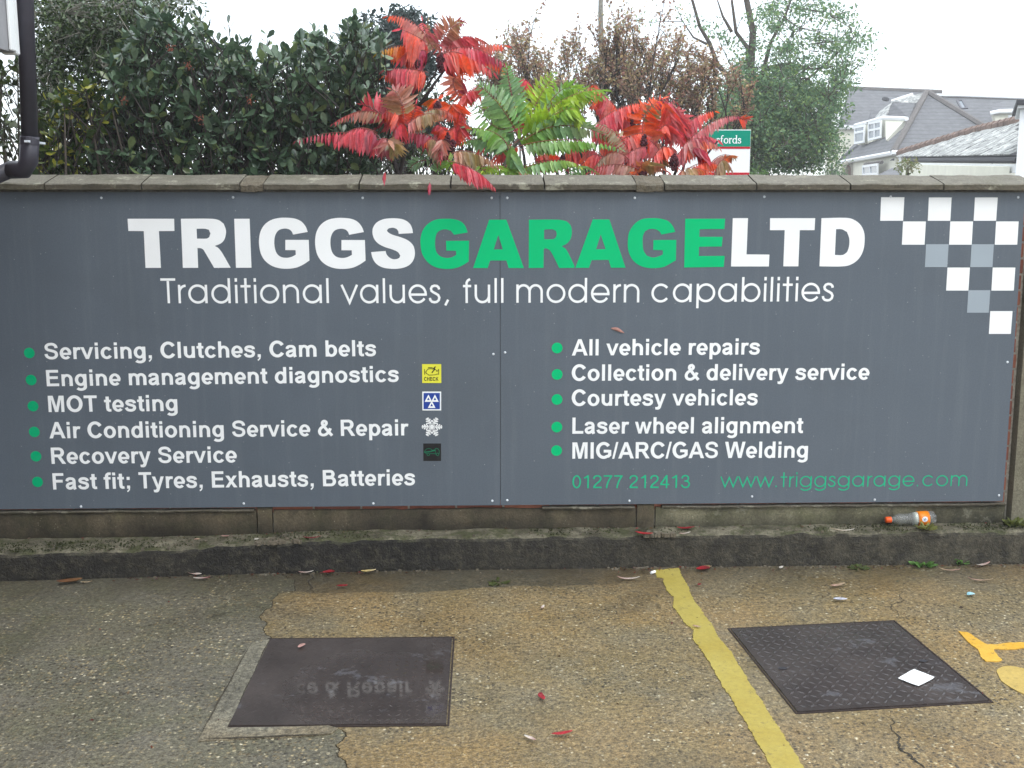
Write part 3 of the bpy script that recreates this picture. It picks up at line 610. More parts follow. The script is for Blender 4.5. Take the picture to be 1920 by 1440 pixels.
# bold grotesque lettering: straight glyphs as outlines, round ones as strokes with heavier stems
def el(cx, cy_, rx, ry_, a0=0, a1=360): return arc(cx, cy_, rx, a0, a1, ry_, 26 if abs(a1-a0) > 300 else None)
q_ = lambda *v: [(v[i]/1000, v[i+1]/1000) for i in range(0, len(v), 2)]
SB = (.137, .110); bx_ = lambda a, b, c, d: q_(a, b, c, b, c, d, a, d)
AB = {
 'A': (.722, [q_(0,0,154,0,355,549,358,716,282,716), q_(355,549,561,0,718,0,435,716,358,716), q_(213,163,499,163,452,284,259,284)], []),
 'M': (.833, [q_(71,0,71,716,287,716,417,228,546,716,763,716,763,0,629,0,629,563,487,0,347,0,205,563,205,0)], []),
 'W': (.944, [q_(171,0,0,716,148,716,256,224,387,716,559,716,685,216,795,716,941,716,767,0,613,0,470,535,328,0)], []),
 'v': (.556, [q_(209,0,0,519,144,519,277,160,412,519,553,519,347,0)], []), 'w': (.778, [q_(164,0,0,519,133,519,230,179,320,519,452,519,539,179,638,519,773,519,607,0,476,0,386,337,297,0)], []),
 'x': (.556, [q_(8,0,195,267,16,519,183,519,275,376,372,519,533,519,357,274,549,0,381,0,275,161,169,0)], []),
 'y': (.556, [q_(7,519,153,519,277,151,398,519,540,519,357,20,322,-80,290,-135,245,-168,180,-182,120,-178,70,-168,58,-58,100,-65,150,-62,180,-42,205,0)], []),
 'K': (.722, [q_(74,0,74,716,219,716,219,398,511,716,705,716,436,438,720,0,533,0,336,336,219,216,219,0)], []),
 'E': (.667, [q_(73,0,73,716,604,716,604,595,218,595,218,436,577,436,577,316,218,316,218,121,617,121,617,0)], []), 'F': (.611, [q_(74,0,74,716,565,716,565,595,218,595,218,425,518,425,518,304,218,304,218,0)], []),
 'H': (.722, [q_(73,0,73,716,218,716,218,434,501,434,501,716,646,716,646,0,501,0,501,313,218,313,218,0)], []), 'I': (.278, [bx_(68,0,213,716)], []), 'L': (.611, [q_(77,0,77,710,221,710,221,121,580,121,580,0)], []),
 'T': (.611, [q_(234,0,234,595,22,595,22,716,591,716,591,595,379,595,379,0)], []), '/': (.278, [q_(0,-12,178,728,279,728,103,-12)], []), 'l': (.278, [bx_(71,0,209,716)], []), 'i': (.278, [bx_(71,0,209,519), bx_(71,589,209,716)], []),
 ',': (.278, [q_(71,0,71,137,208,137,208,39,190,-60,130,-130,85,-158,58,-101,110,-65,135,-30,141,0)], []), ';': (.333, [q_(98,0,98,137,235,137,235,39,217,-60,157,-130,112,-158,85,-101,137,-65,162,-30,168,0), bx_(98,382,235,519)], []),
 'O': (.778, [], [(el(.389,.358,.272,.308), .148, .124)]), 'C': (.722, [], [(el(.385,.358,.270,.308,33,327), .148, .124)]),
 'G': (.778, [], [(el(.392,.358,.275,.308,38,302)+[(.60,.105),(.655,.15)], .148, .124), ([(.665,.12),(.665,.379)], .135, .12), ([(.39,.325),(.665,.325)], .13, .118)]),
 'S': (.667, [], [(('~',), (.553,.49),(.54,.565),(.48,.63),(.39,.662),(.30,.662),(.20,.638),(.135,.58),(.122,.515),(.15,.45),(.21,.412),(.33,.378),(.45,.345),(.53,.29),(.553,.21),(.53,.13),(.46,.075),(.36,.053),(.25,.062),(.16,.108),(.115,.17),(.10,.235))]),
 'B': (.722, [bx_(73,0,218,716)], [([(.16,.658),(.40,.658)]+arc(.41,.535,.125,88,-88,.125)+[(.40,.408),(.16,.408)], .14, .115), ([(.16,.37),(.43,.37)]+arc(.435,.2145,.155,88,-88,.156)+[(.43,.058),(.16,.058)], .14, .115)]),
 'R': (.722, [bx_(73,0,218,716), q_(350,300,500,325,718,0,545,0)], [([(.16,.658),(.42,.658)]+arc(.43,.505,.145,88,-88,.152)+[(.42,.353),(.16,.353)], .145, .115)]),
 '&': (.722, [], [(('~',), (.675,.02),(.46,.26),(.29,.47),(.25,.55),(.27,.63),(.34,.662),(.41,.63),(.428,.57),(.39,.50),(.33,.45)), (('~',), (.36,.46),(.20,.37),(.13,.28),(.115,.18),(.16,.09),(.25,.05),(.35,.055),(.45,.11),(.54,.21),(.605,.345))]),
 'a': (.556, [], [(('~',), (.095,.355),(.12,.425),(.18,.462),(.27,.470),(.36,.452),(.405,.395),(.412,.32),(.412,.20),(.418,.08),(.45,-.005)), (('~',), (.41,.30),(.32,.272),(.20,.245),(.125,.20),(.103,.145),(.125,.085),(.19,.047),(.27,.055),(.35,.10),(.41,.18))]),
 'b': (.611, [bx_(66,0,203,716)], [(el(.322,.257,.182,.214), .137, .11)]), 'd': (.611, [bx_(408,0,545,716)], [(el(.290,.257,.182,.214), .137, .11)]), 'p': (.611, [bx_(66,-199,203,519)], [(el(.322,.257,.182,.214), .137, .11)]),
 'c': (.556, [], [(el(.300,.258,.190,.214,34,326), .137, .108)]), 'o': (.611, [], [(el(.305,.258,.196,.214), .140, .11)]),
 'e': (.556, [], [(el(.285,.258,.182,.214,-2,318), .135, .106), ([(.12,.235),(.52,.235)], .1, .095)]),
 'f': (.333, [bx_(13,410,325,519)], [([(.155,0),(.155,.55)]+arc(.265,.56,.11,180,90,.107)+[(.345,.663)], .137, .11)]),
 'g': (.611, [], [(el(.290,.265,.182,.209), .137, .11), ([(.476,.519),(.476,-.03)]+arc(.29,-.04,.186,0,-150,.118), .137, .11)]),
 'h': (.611, [bx_(70,0,208,716)], [(arc(.306,.30,.170,175,0,.170)+[(.476,0)], .137, .11)]), 'n': (.611, [bx_(66,0,203,519)], [(arc(.306,.30,.170,175,0,.170)+[(.476,0)], .137, .11)]),
 'm': (.889, [bx_(62,0,199,519)], [(arc(.289,.305,.157,175,0,.165)+[(.446,0)], .137, .11), (arc(.603,.305,.157,168,0,.165)+[(.760,0)], .137, .11)]),
 'r': (.389, [bx_(66,0,203,519)], [(('~',), (.14,.28),(.165,.38),(.225,.44),(.30,.462),(.385,.45))]),
 's': (.556, [], [(('~',), (.452,.355),(.43,.42),(.36,.460),(.27,.470),(.18,.455),(.128,.41),(.125,.36),(.165,.32),(.26,.288),(.37,.258),(.43,.22),(.445,.155),(.415,.09),(.34,.052),(.26,.047),(.16,.065),(.11,.11),(.08,.17))]),
 't': (.333, [bx_(13,410,312,519)], [([(.16,.66),(.16,.15),(.18,.08),(.225,.052),(.315,.058)], .137, .108)]),
 'u': (.611, [bx_(408,0,545,519)], [([(.135,.519),(.135,.22)]+arc(.305,.215,.170,185,355,.163), .137, .11)]), ' ': (.278, [], []) }
DG = {'0': (.556, [], [(el(.278,.355,.19,.322), .085, .08)]), '1': (.556, [], [([(.33,0),(.33,.71)], .088, .08), ([(.345,.70),(.22,.60),(.11,.545)], .088, .08)]),
 '2': (.556, [], [(('~',), (.08,.50),(.10,.60),(.17,.66),(.28,.675),(.38,.65),(.44,.58),(.445,.50),(.40,.40),(.28,.29),(.15,.17),(.085,.05)), ([(.05,.045),(.50,.045)], .08, .085)]), '7': (.556, [], [([(.05,.668),(.51,.668)], .08, .08), (('~',), (.455,.64),(.34,.45),(.25,.22),(.21,0))]),
 '4': (.556, [], [([(.37,0),(.37,.71)], .088, .08), ([(.36,.68),(.05,.215)], .095, .085), ([(.02,.20),(.51,.20)], .08, .08)]),
 '3': (.556, [], [(('~',), (.07,.53),(.12,.63),(.20,.675),(.28,.677),(.38,.64),(.42,.55),(.40,.45),(.32,.395),(.21,.385)), (('~',), (.21,.385),(.36,.37),(.45,.30),(.47,.20),(.42,.09),(.33,.04),(.24,.035),(.13,.08),(.06,.19))]), ' ': (.278, [], [])}
def catmull(pts, sub=3):
    q = [Vector(p) for p in pts]; out = []
    for i in range(len(q)-1):
        a = q[max(i-1, 0)]; b = q[i]; c = q[i+1]; d = q[min(i+2, len(q)-1)]
        for k in range(sub):
            t = k/sub; out.append(b*1+(c-a)*.5*t+(a*2-b*5+c*4-d)*.5*t*t+(b*3-c*3+d-a)*.5*t**3)
    out.append(q[-1]); return [(v.x, v.y) for v in out]
def stroke_quads(st, wx, wy):
    closed = (Vector(st[0])-Vector(st[-1])).length < 1e-4; q = [Vector(p) for p in st]; n = len(q); Lf = []; Rt = []
    for i in range(n):
        if closed: a1 = q[i]-q[(i-1) % (n-1)]; a2 = q[(i+1) % (n-1)]-q[i] if i < n-1 else q[1]-q[0]
        else: a1 = q[i]-q[max(i-1, 0)]; a2 = q[min(i+1, n-1)]-q[i]
        if a1.length < 1e-6: a1 = a2
        if a2.length < 1e-6: a2 = a1
        a1 = a1.normalized(); a2 = a2.normalized(); t = (a1+a2).normalized(); nn = Vector((-t.y, t.x)); d = 1/max(.5, nn.dot(Vector((-a1.y, a1.x))))
        v = Vector((nn.x*wx/2, nn.y*wy/2))*d; Lf.append(q[i]+v); Rt.append(q[i]-v)
    return Lf, Rt, n
def text(name, s, a, b, mat, parent, face='b', y=YV, size=None):
    """a, b: ends of the baseline; one mesh per word"""
    FT = AB if face == 'b' else DG; A_ = P(*a, 0); B_ = P(*b, 0)
    def xr(c):
        xs = [p[0] for L in FT[c][1] for p in L]
        for st in FT[c][2]:
            w = (st[1], st[2]) if st[0] != ('~',) else None; pts = st[0] if w else st[1:]; h_ = (w[0] if w else .12)/2; xs += [p[0]-h_ for p in pts]+[p[0]+h_ for p in pts]
        return min(xs), max(xs)
    tot = sum(FT[c][0] for c in s); l0 = xr(s[0])[0]; r1 = FT[s[-1]][0]-xr(s[-1])[1]; w = tot-l0-r1; sx_ = (B_[0]-A_[0])/w; dz = (B_[2]-A_[2])/w; x = -l0; m = MB(); o_ = None
    for c in s+' ':
        if c == ' ' and m.F: o_ = m.build(name, mat, parent, fix=False, tri=True); m = MB()
        adv, polys, sts = FT[c]; j = 0; f_ = lambda p: (A_[0]+(x+p[0])*sx_, y-.0001*j, A_[2]+p[1]*size+(x+p[0])*dz)
        for L in polys: m.add([f_(p) for p in L], [tuple(range(len(L)))]); j += 1
        for st in sts:
            if st[0] == ('~',): pts = catmull(st[1:]); wx, wy = (.128, .112) if face == 'b' else (.085, .08)
            else: pts, wx, wy = st
            if face == 'b': wx *= 1.07; wy *= 1.06
            Lf, Rt, n = stroke_quads(pts, wx, wy); m.add([f_(v) for v in Lf]+[f_(v) for v in Rt], [(i, i+n, i+n+1, i+1) for i in range(n-1)]); j += 1
        x += adv
    return o_
CH = lambda px_, py_: float(abs(P(px_, py_)[2]-P(px_, py_-30.6)[2]))/.716*1.0
for s, a, b in (("Servicing, Clutches, Cam belts", (84.5,673.8), (705,667.6)), ("Engine management diagnostics", (88,724.3), (747.5,715.8)), ("MOT testing", (91.5,772.6), (333,770.5)),
                ("Air Conditioning Service & Repair", (93,821.9), (768,816.3)), ("Recovery Service", (97,869.8), (446,867)), ("Fast fit; Tyres, Exhausts, Batteries", (100,917.8), (778,909.6)),
                ("All vehicle repairs", (1072,666.6), (1424,664.6)), ("Collection & delivery service", (1072,714), (1631,711.8)), ("Courtesy vehicles", (1072,761), (1420,759.6)), ("Laser wheel alignment", (1073,813.2), (1508,811.9)), ("MIG/ARC/GAS Welding", (1073,860), (1514,858))):
    text('list_word', s, a, b, MAT['white'], sign, size=CH(*a))
text('phone_digits', "01277 212413", (1073,915.4), (1294,915), MAT['green_line'], sign, face='r', size=CH(1073,915)*24.5/30.6)
for i, (px, py) in enumerate([(55,661.8),(58.5,712.5),(62,761.5),(64.5,809.8),(67.5,855.5),(70.5,903.5),(1044.5,652.4),(1044.5,702),(1044.3,749),(1044,800.7),(1043.5,844.8)]):
    c = P(px, py); r_ = abs(P(px+10.2, py)[0]-c[0]); MB().disc((c[0], YV, c[2]), r_, 28).build('bullet', MAT['green_dot' if i < 6 else 'green'], sign)

# light geometric lettering drawn as strokes
XH, RC, ST = .547, .245, .074
h = ST/2; cy = .2735; ry = .25
AG = {
 'o': (.655, [arc(.3275, cy, RC+.005, 0, 360, ry)]), 'a': (.683, [arc(.325, cy, RC, 0, 360, ry), [(.575, 0), (.575, XH)]]), 'b': (.682, [arc(.36, cy, RC, 0, 360, ry), [(.11, 0), (.11, .74)]]),
 'c': (.647, [arc(.325, cy, RC, 38, 322, ry)]), 'd': (.685, [arc(.325, cy, RC, 0, 360, ry), [(.575, 0), (.575, .74)]]), 'e': (.65, [arc(.325, cy, RC, 2, 328, ry), [(.325-RC, cy-.02), (.325+RC+h, cy-.02)]]),
 'f': (.314, [[(.14, 0), (.14, .58)]+arc(.26, .58, .12, 180, 95, .125)[1:], [(.03, XH-.04), (.28, XH-.04)]]),
 'g': (.673, [arc(.325, cy, RC, 0, 360, ry), [(.573, XH), (.573, .02)]+arc(.325, .0, .248, 0, -152, .165)[1:]]),
 'i': (.2, [[(.1, 0), (.1, XH)], [(.1, .635), (.1, .74)]]), 'l': (.2, [[(.1, 0), (.1, .74)]]),
 'm': (.938, [[(.105, 0), (.105, XH)], arc(.287, .335, .182, 175, 0, .187)+[(.469, 0)], arc(.651, .335, .182, 172, 0, .187)+[(.833, 0)]]),
 'n': (.61, [[(.105, 0), (.105, XH)], arc(.305, .325, .2, 172, 0, .197)+[(.505, 0)]]), 'p': (.682, [arc(.36, cy, RC, 0, 360, ry), [(.11, -.19), (.11, XH)]]),
 'r': (.32, [[(.105, 0), (.105, XH)], arc(.305, .32, .2, 175, 92, .2)]),
 's': (.42, [[(.335,.405),(.32,.465),(.27,.51),(.195,.52),(.12,.495),(.085,.43),(.10,.365),(.16,.32),(.23,.285),(.305,.24),(.34,.165),(.32,.085),(.26,.035),(.185,.025),(.11,.042),(.06,.095),(.05,.155)]]),
 't': (.36, [[(.18, 0), (.18, .74)], [(.03, XH-.045), (.33, XH-.045)]]), 'u': (.608, [[(.505, 0), (.505, XH)], [(.105, XH), (.105, .225)]+arc(.305, .225, .2, 180, 352, .2)[1:]]),
 'v': (.554, [[(.04, XH), (.277, .02), (.514, XH)]]), 'w': (.831, [[(.03, XH), (.225, .03), (.4155, .5), (.606, .03), (.80, XH)]]),
 'T': (.44, [[(.0, .703), (.44, .703)], [(.22, 0), (.22, .66)]]), ',': (.277, [[(.19, .10), (.10, -.07)]]), '.': (.277, [[(.11, 0), (.11, .08)]]), ' ': (.277, [])}
def strokes(name, s, a, b, em, w, mat, parent):
    A_ = P(*a); B_ = P(*b); adv = [AG[c][0] for c in s]
    xs0 = min(q[0] for st in AG[s[0]][1] for q in st)-w/2; xe = AG[s[-1]][0]-max(q[0] for st in AG[s[-1]][1] for q in st)-w/2
    W = sum(adv)-xs0-xe; sx_ = (B_[0]-A_[0])/W; m = MB(); x = -xs0; dz = (B_[2]-A_[2])/W
    for c in s:
        for j, st in enumerate(AG[c][1]):
            closed = (Vector(st[0])-Vector(st[-1])).length < 1e-4; q = [Vector(p) for p in st]; n = len(q); Lf = []; Rt = []
            for i in range(n):
                if closed: a1 = q[i]-q[(i-1) % (n-1)]; a2 = q[(i+1) % (n-1)]-q[i] if i < n-1 else q[1]-q[0]
                else: a1 = q[i]-q[max(i-1, 0)]; a2 = q[min(i+1, n-1)]-q[i]
                if a1.length < 1e-6: a1 = a2
                if a2.length < 1e-6: a2 = a1
                a1 = a1.normalized(); a2 = a2.normalized(); nn = Vector((-(a1+a2).y, (a1+a2).x)).normalized(); d = w/2/max(.28, nn.dot(Vector((-a1.y, a1.x))))
                Lf.append(q[i]+nn*d); Rt.append(q[i]-nn*d)
            f_ = lambda v: (A_[0]+(x+v.x)*sx_, YV-.00012*j, A_[2]+v.y*em+(x+v.x)*dz)
            m.add([f_(v) for v in Lf]+[f_(v) for v in Rt], [(i, i+n, i+n+1, i+1) for i in range(n-1)])
        x += AG[c][0]
    return m.build(name, mat, parent, fix=False)
em1 = float(abs(P(600, 569)[2]-P(600, 534)[2]))/.547*.985
for s, a, b in (("Traditional", (300.5,568.6), (617,568.2)), ("values,", (639,568.3), (842.5,568.2)), ("full", (866,568.2), (944,567.8)), ("modern", (968,567.6), (1198.5,567)), ("capabilities", (1221,566.6), (1562.5,564.6))):
    strokes('tagline_word', s, a, b, em1, ST*.98, MAT['white'], sign)
em2 = float(abs(P(1500, 913)[2]-P(1500, 892.5)[2]))/.547
strokes('web_address', "www.triggsgarage.com", (1350,914), (1813,911.2), em2, .058, MAT['green_line'], sign)

# the four small symbols
ZI = lambda p: (770+p[0]/6.55, 660+p[1]/6.545)
iw = lambda L: to_wall(L, ZI)
def line2(name, pts, w, mat, y):          # open stroke in icon pixels
    m = MB(); q = [Vector(p) for p in iw(pts)]; ww = w/6.55/405/2
    for a, b in zip(q, q[1:]):
        d = (b-a).normalized(); n = Vector((-d.y, d.x))*ww; a2 = a-d*ww*.5; b2 = b+d*ww*.5
        m.add([(a2.x+n.x, y, a2.y+n.y), (b2.x+n.x, y, b2.y+n.y), (b2.x-n.x, y, b2.y-n.y), (a2.x-n.x, y, a2.y-n.y)], [(0, 1, 2, 3)]); y -= .00003
    return m
def join(*ms):
    r_ = MB()
    for m in ms: r_.add(m.V, m.F)
    return r_
ic = fill('engine_check_symbol', [iw([(140,148),(375,148),(377,380),(142,380)])], MAT['yellow'], sign)
eng = [(190,240),(200,222),(215,208),(250,205),(265,207),(300,212),(318,225),(322,240),(345,212),(345,272),(322,268),(310,278),(225,283),(205,268),(190,262),(190,240)]
join(line2('', eng, 7, None, YV-.001), line2('', [(172,212),(172,275)], 7, None, YV-.001), line2('', [(172,244),(190,244)], 6, None, YV-.0013), line2('', [(215,192),(268,192)], 9, None, YV-.001),
     line2('', [(305,180),(278,205),(298,208),(262,252)], 13, None, YV-.0016)).build('engine_outline', MAT['black'], ic, fix=False)
t_ = text('check_word', "CHECK", (770+165/6.55, 660+352/6.545), (770+342/6.55, 660+352/6.545), MAT['black'], ic, size=46/6.545/405/.716*1.0, y=YV-.001)
ic = fill('test_station_symbol', [iw([(142,485),(375,485),(375,717),(144,717)])], MAT['white'], sign)
fill('symbol_field', [iw([(158,502),(359,502),(359,700),(158,700)])], MAT['blue'], ic, YV-.0006)
for cx, cyy in ((218, 570), (298, 570), (258, 645)):
    s_ = 47; tri = lambda r: [(cx, cyy-r*1.05), (cx+r, cyy+r*.86), (cx-r, cyy+r*.86)]
    fill('triangle', [iw(tri(s_)), iw([(cx, cyy-14), (cx+17, cyy+20), (cx-17, cyy+20)])], MAT['white'], ic, YV-.0012)
sf = MB(); c0 = (262, 918)
for a in range(6):
    th = math.radians(60*a); dr = lambda r, off=0: (c0[0]+r*math.cos(th)-off*math.sin(th), c0[1]+r*math.sin(th)+off*math.cos(th))
    for seg, w in (([dr(8), dr(120)], 20), ([dr(95, -26), dr(72), dr(95, 26)], 16), ([dr(70, -34), dr(46), dr(70, 34)], 14), ([dr(118, -16), dr(100), dr(118, 16)], 14), ([dr(34, -20), dr(34, 20)], 9)):
        q = line2('', seg, w, None, YV-.0001*(a+1)); sf.add(q.V, q.F)
sf.build('snowflake_symbol', MAT['white'], sign, fix=False)
ic = fill('recovery_symbol', [iw([(154,1122),(374,1122),(374,1336),(157,1336)])], MAT['black'], sign)
car = [(170,1225),(178,1205),(200,1188),(225,1183),(250,1190),(262,1205),(300,1200),(305,1184),(335,1186),(350,1205),(352,1240),(345,1250)]
join(line2('', car, 6, None, YV-.001), line2('', [(168,1228),(230,1222),(300,1206)], 12, None, YV-.0014), line2('', [(240,1243),(310,1250)], 6, None, YV-.001), line2('', [(180,1238),(200,1248)], 6, None, YV-.001),
     line2('', [(303,1205),(303,1250)], 5, None, YV-.001),
     *[line2('', [(x+16*math.cos(a), 1255+16*math.sin(a)) for a in np.linspace(0, 2*math.pi, 11)], 6, None, YV-.001) for x in (217, 330)]).build('truck_outline', MAT['dgreen'], ic, fix=False)

# ================================================================== GARAGE SIDE, DOWNPIPE, FRAMED BOARD (left)
gar = empty('garage_building', (-2.6, -4, 0), label='unseen garage side wall beyond the left edge, dark and tall to shade the left', cat='building')
MAT['garage_shade_wall'] = plain('brown_shade_wall', (.10,.06,.045), .9, .3, 12)
MB().box((-3.0, -9, -.01), (-2.55, -.25, 4.6)).build('wall', MAT['garage_shade_wall'], gar)  # out of view; dark colour and height chosen to darken the left side
MB().box((-3.05, -9.1, 4.6), (-2.30, -.2, 4.68)).build('roof', MAT['tiles'], gar)
yb = -.72
pa = P(45, -60, yb); pb = P(56, 262, yb); pc = P(54, 300, yb); pd = P(20, 318, yb+.03); pe = P(-60, 352, yb+.06)
pipe = empty('downpipe', tuple(pb), label='dark plastic downpipe with an elbow at the left edge above the wall', cat='drainpipe')
r_ = .0305
MB().tube([pa+(pa-pb)*.6, pa, pb], r_, 20).build('pipe_length', MAT['pipe'], pipe, smooth=True)
MB().tube([pb-(pb-pa)*.02, pc+np.array([0,0,-.004]), pc*.6+pd*.4+np.array([.008,0,-.022]), pd], r_*1.13, 20).build('elbow', MAT['pipe'], pipe, smooth=True)
MB().tube([pd, pe, pe+(pe-pd)*2.2], r_*1.02, 20).build('branch_pipe', MAT['pipe'], pipe, smooth=True)
MB().tube([P(55.2, 258, yb), P(55.6, 272, yb)], r_*1.15, 20).build('socket_collar', MAT['pipe'], pipe)
pz = P(60, 266, yb); MB().box((pz[0]-.01, yb-.05, pz[2]-.004), (pz[0]+.006, yb+.12, pz[2]+.004)).build('bracket', MAT['screw'], pipe)
bd = empty('framed_board', (-2.1, -.9, 2.3), label='white framed grey board mounted beside the downpipe at the top left corner', cat='board')
q0 = P(26, 99, -.80); zb = q0[2]; xb = q0[0]
MB().box((xb-.05, -3.2, zb), (xb, -.80, zb+.9)).build('panel', MAT['edge'], bd)
MB().box((xb-.045, -.80, zb-.005), (xb+.012, -.77, zb+.93)).build('frame', MAT['upvc'], bd, bevel=.003)
MB().box((xb+.001, -.845, zb+.004), (xb+.012, -.80, zb+.92)).build('frame', MAT['upvc'], bd, bevel=.003)
MB().box((xb+.0005, -3.2, zb+.13), (xb+.006, -1.06, zb+.30)).build('pale_stripe', MAT['upvc'], bd)
MB().box((-2.56, -1.6, zb+.2), (xb-.045, -1.5, zb+.28)).build('bracket', MAT['pipe'], bd)

# ================================================================== VEGETATION TOOLS
def rnd_unit(rr):
    while True:
        v = Vector((rr.uniform(-1, 1), rr.uniform(-1, 1), rr.uniform(-1, 1)))
        if .05 < v.length < 1: return v.normalized()
def in_poly(x, y, poly):
    c = False; j = len(poly)-1
    for i in range(len(poly)):
        if (poly[i][1] > y) != (poly[j][1] > y) and x < (poly[j][0]-poly[i][0])*(y-poly[i][1])/(poly[j][1]-poly[i][1])+poly[i][0]: c = not c
        j = i
    return c
class Leaves:
    """many leaves in one mesh; template is a list of (along, across, lift) points plus faces"""
    def __init__(s): s.V = []; s.F = []; s.C = []
    def put(s, T, base, d, side, L, W, col, nrm=None):
        V, F = T; nr = nrm if nrm is not None else d.cross(side); n = len(s.V)
        for a, b, c in V: s.V.append(base+d*(a*L)+side*(b*W)+nr*(c*L))
        s.F += [tuple(i+n for i in f) for f in F]; s.C += [col]*len(V)
    def build(s, name, mat, parent, smooth=True): return mesh(name, [tuple(v) for v in s.V], s.F, mat, parent, smooth, cols=s.C)
OBO = ([(0,0,0),(.3,.24,.05),(.3,-.24,.05),(.68,.46,.05),(.68,-.46,.05),(.93,.26,0),(.93,-.26,0),(1,0,-.04),(.35,0,0),(.7,0,-.02)], [(0,8,1),(0,2,8),(8,9,3,1),(8,2,4,9),(9,7,5,3),(9,4,6,7)])
LAN = ([(0,0,0),(.25,.5,.04),(.25,-.5,.04),(.6,.42,-.02),(.6,-.42,-.02),(1,0,-.14),(.3,0,0),(.62,0,-.05)], [(0,6,1),(0,2,6),(6,7,3,1),(6,2,4,7),(7,5,3),(7,4,5)])
SML = ([(0,0,0),(.5,.5,.05),(1,0,0),(.5,-.5,.05)], [(0,1,2),(0,2,3)])
def jcol(rr, cols, v=.25):
    c = rr.choice(cols); g = rr.uniform(1-v, 1+v); return tuple(max(0, x*g) for x in c)
def frame_of(d, rr):
    s = d.cross(Vector((0, 0, 1))); s = s.normalized() if s.length > .05 else Vector((1, 0, 0)); a = rr.uniform(-.9, .9)
    return (s*math.cos(a)+d.cross(s)*math.sin(a)).normalized()

def hedge(thing_name, label, cat, poly, y0, y1, n, size, palette, seed, nparts, up=.35, ros=(5, 8), base_px=(400, 560), group=None, edge=None):
    rr = random.Random(seed); xs = [p[0] for p in poly]; ys = [p[1] for p in poly]
    mid = (y0+y1)/2; g0 = P(base_px[0], 300, mid); t = empty(thing_name, (g0[0], mid, -.014), label=label, cat=cat, group=group)
    lv = []; tw = MB(); ros_c = []
    while len(lv) < n:
        px, py = rr.uniform(min(xs), max(xs)), rr.uniform(min(ys), max(ys))
        if not in_poly(px, py, poly): continue
        y = y0+(y1-y0)*rr.random()**1.3; c = Vector(P(px, py, y)); ros_c.append(c)
        ax = (Vector((rr.uniform(-.7, .7), rr.uniform(-1.0, .2), up+rr.uniform(-.2, .8)))).normalized()
        tw.tube([c-ax*.16+Vector((0, 0, -.03)), c-ax*.05, c+ax*.02], [.0035, .0025, .0016], 4, cap=False)
        for _ in range(rr.randint(*ros)):
            d = (ax*rr.uniform(.1, 1.0)+rnd_unit(rr)*.85).normalized(); L = size*rr.choice((rr.uniform(.4, .7), rr.uniform(.7, 1.0), rr.uniform(.9, 1.2)))
            lv.append((c+ax*rr.uniform(-.05, .02), d, frame_of(d, rr), L, jcol(rr, palette)))
    lv.sort(key=lambda q: q[0].y)
    tmpl = []
    for k in range(4):
        T = Leaves(); W = rr.uniform(.50, .62); T.put(OBO, Vector((0,0,0)), Vector((1,0,0)), Vector((0,1,0)), 1, W, palette[k % len(palette)], Vector((0,0,1)))
        o = T.build('leaf', MAT['leaf'], None); tmpl.append(o.data); bpy.data.objects.remove(o)
    for q in lv[:nparts]:
        o = bpy.data.objects.new('leaf', rr.choice(tmpl)); COL.objects.link(o); d, s_ = q[1], q[2]; nn = d.cross(s_)
        M = Matrix((d, s_, nn)).transposed().to_4x4(); o.matrix_world = Matrix.Translation(q[0]) @ M @ Matrix.Scale(q[3], 4); mb_ = o.matrix_world.copy()
        o.parent = t; o.matrix_parent_inverse = Matrix.Translation(-Vector(t.location)); o.matrix_basis = mb_
    B = Leaves()
    for q in lv[nparts:]:
        B.put(OBO, q[0], q[1], q[2], q[3], q[3]*rr.uniform(.48, .62), q[4])
        if edge and rr.random() < .0: pass
    tag(B.build('foliage', MAT['leaf'], t), kind='stuff')
    # branches out of the ground to the twigs
    br = MB()
    for k in range(34):
        c = rr.choice(ros_c); bx = g0[0]+rr.uniform(-.35, .35)+(c.x-g0[0])*.55; p0_ = Vector((bx, mid+rr.uniform(-.3, .3), -.014)); p3_ = c
        p1_ = p0_+Vector((rr.uniform(-.1,.1), 0, .8)); p2_ = (p1_+p3_)/2+Vector((rr.uniform(-.15,.15), rr.uniform(-.1,.1), rr.uniform(0,.25)))
        br.tube([p0_, p1_, p2_, p3_], [.022, .016, .009, .003], 6, cap=False)
    br.build('branch', MAT['bark'], t); tag(tw.build('twigs', MAT['dbark'], t, fix=False), kind='stuff')
    return t, ros_c
HED = [(175,345),(165,250),(215,190),(200,120),(240,70),(300,28),(345,52),(372,28),(400,70),(438,92),(455,80),(480,112),(500,88),(520,108),(545,92),(570,60),(598,72),(612,100),(640,66),(662,38),(690,62),(722,70),(722,140),(700,175),(712,240),(700,300),(705,345)]
PAL = [(.072,.125,.068),(.085,.145,.08),(.12,.18,.11),(.045,.08,.048),(.15,.20,.08),(.085,.13,.09)]
hg, rc = hedge('cotoneaster_bush', 'broad dark green bush with rounded glossy leaves behind the wall', 'bush', HED, .40, 1.85, 13000, .066, PAL, 11, 300, base_px=(440, 0))
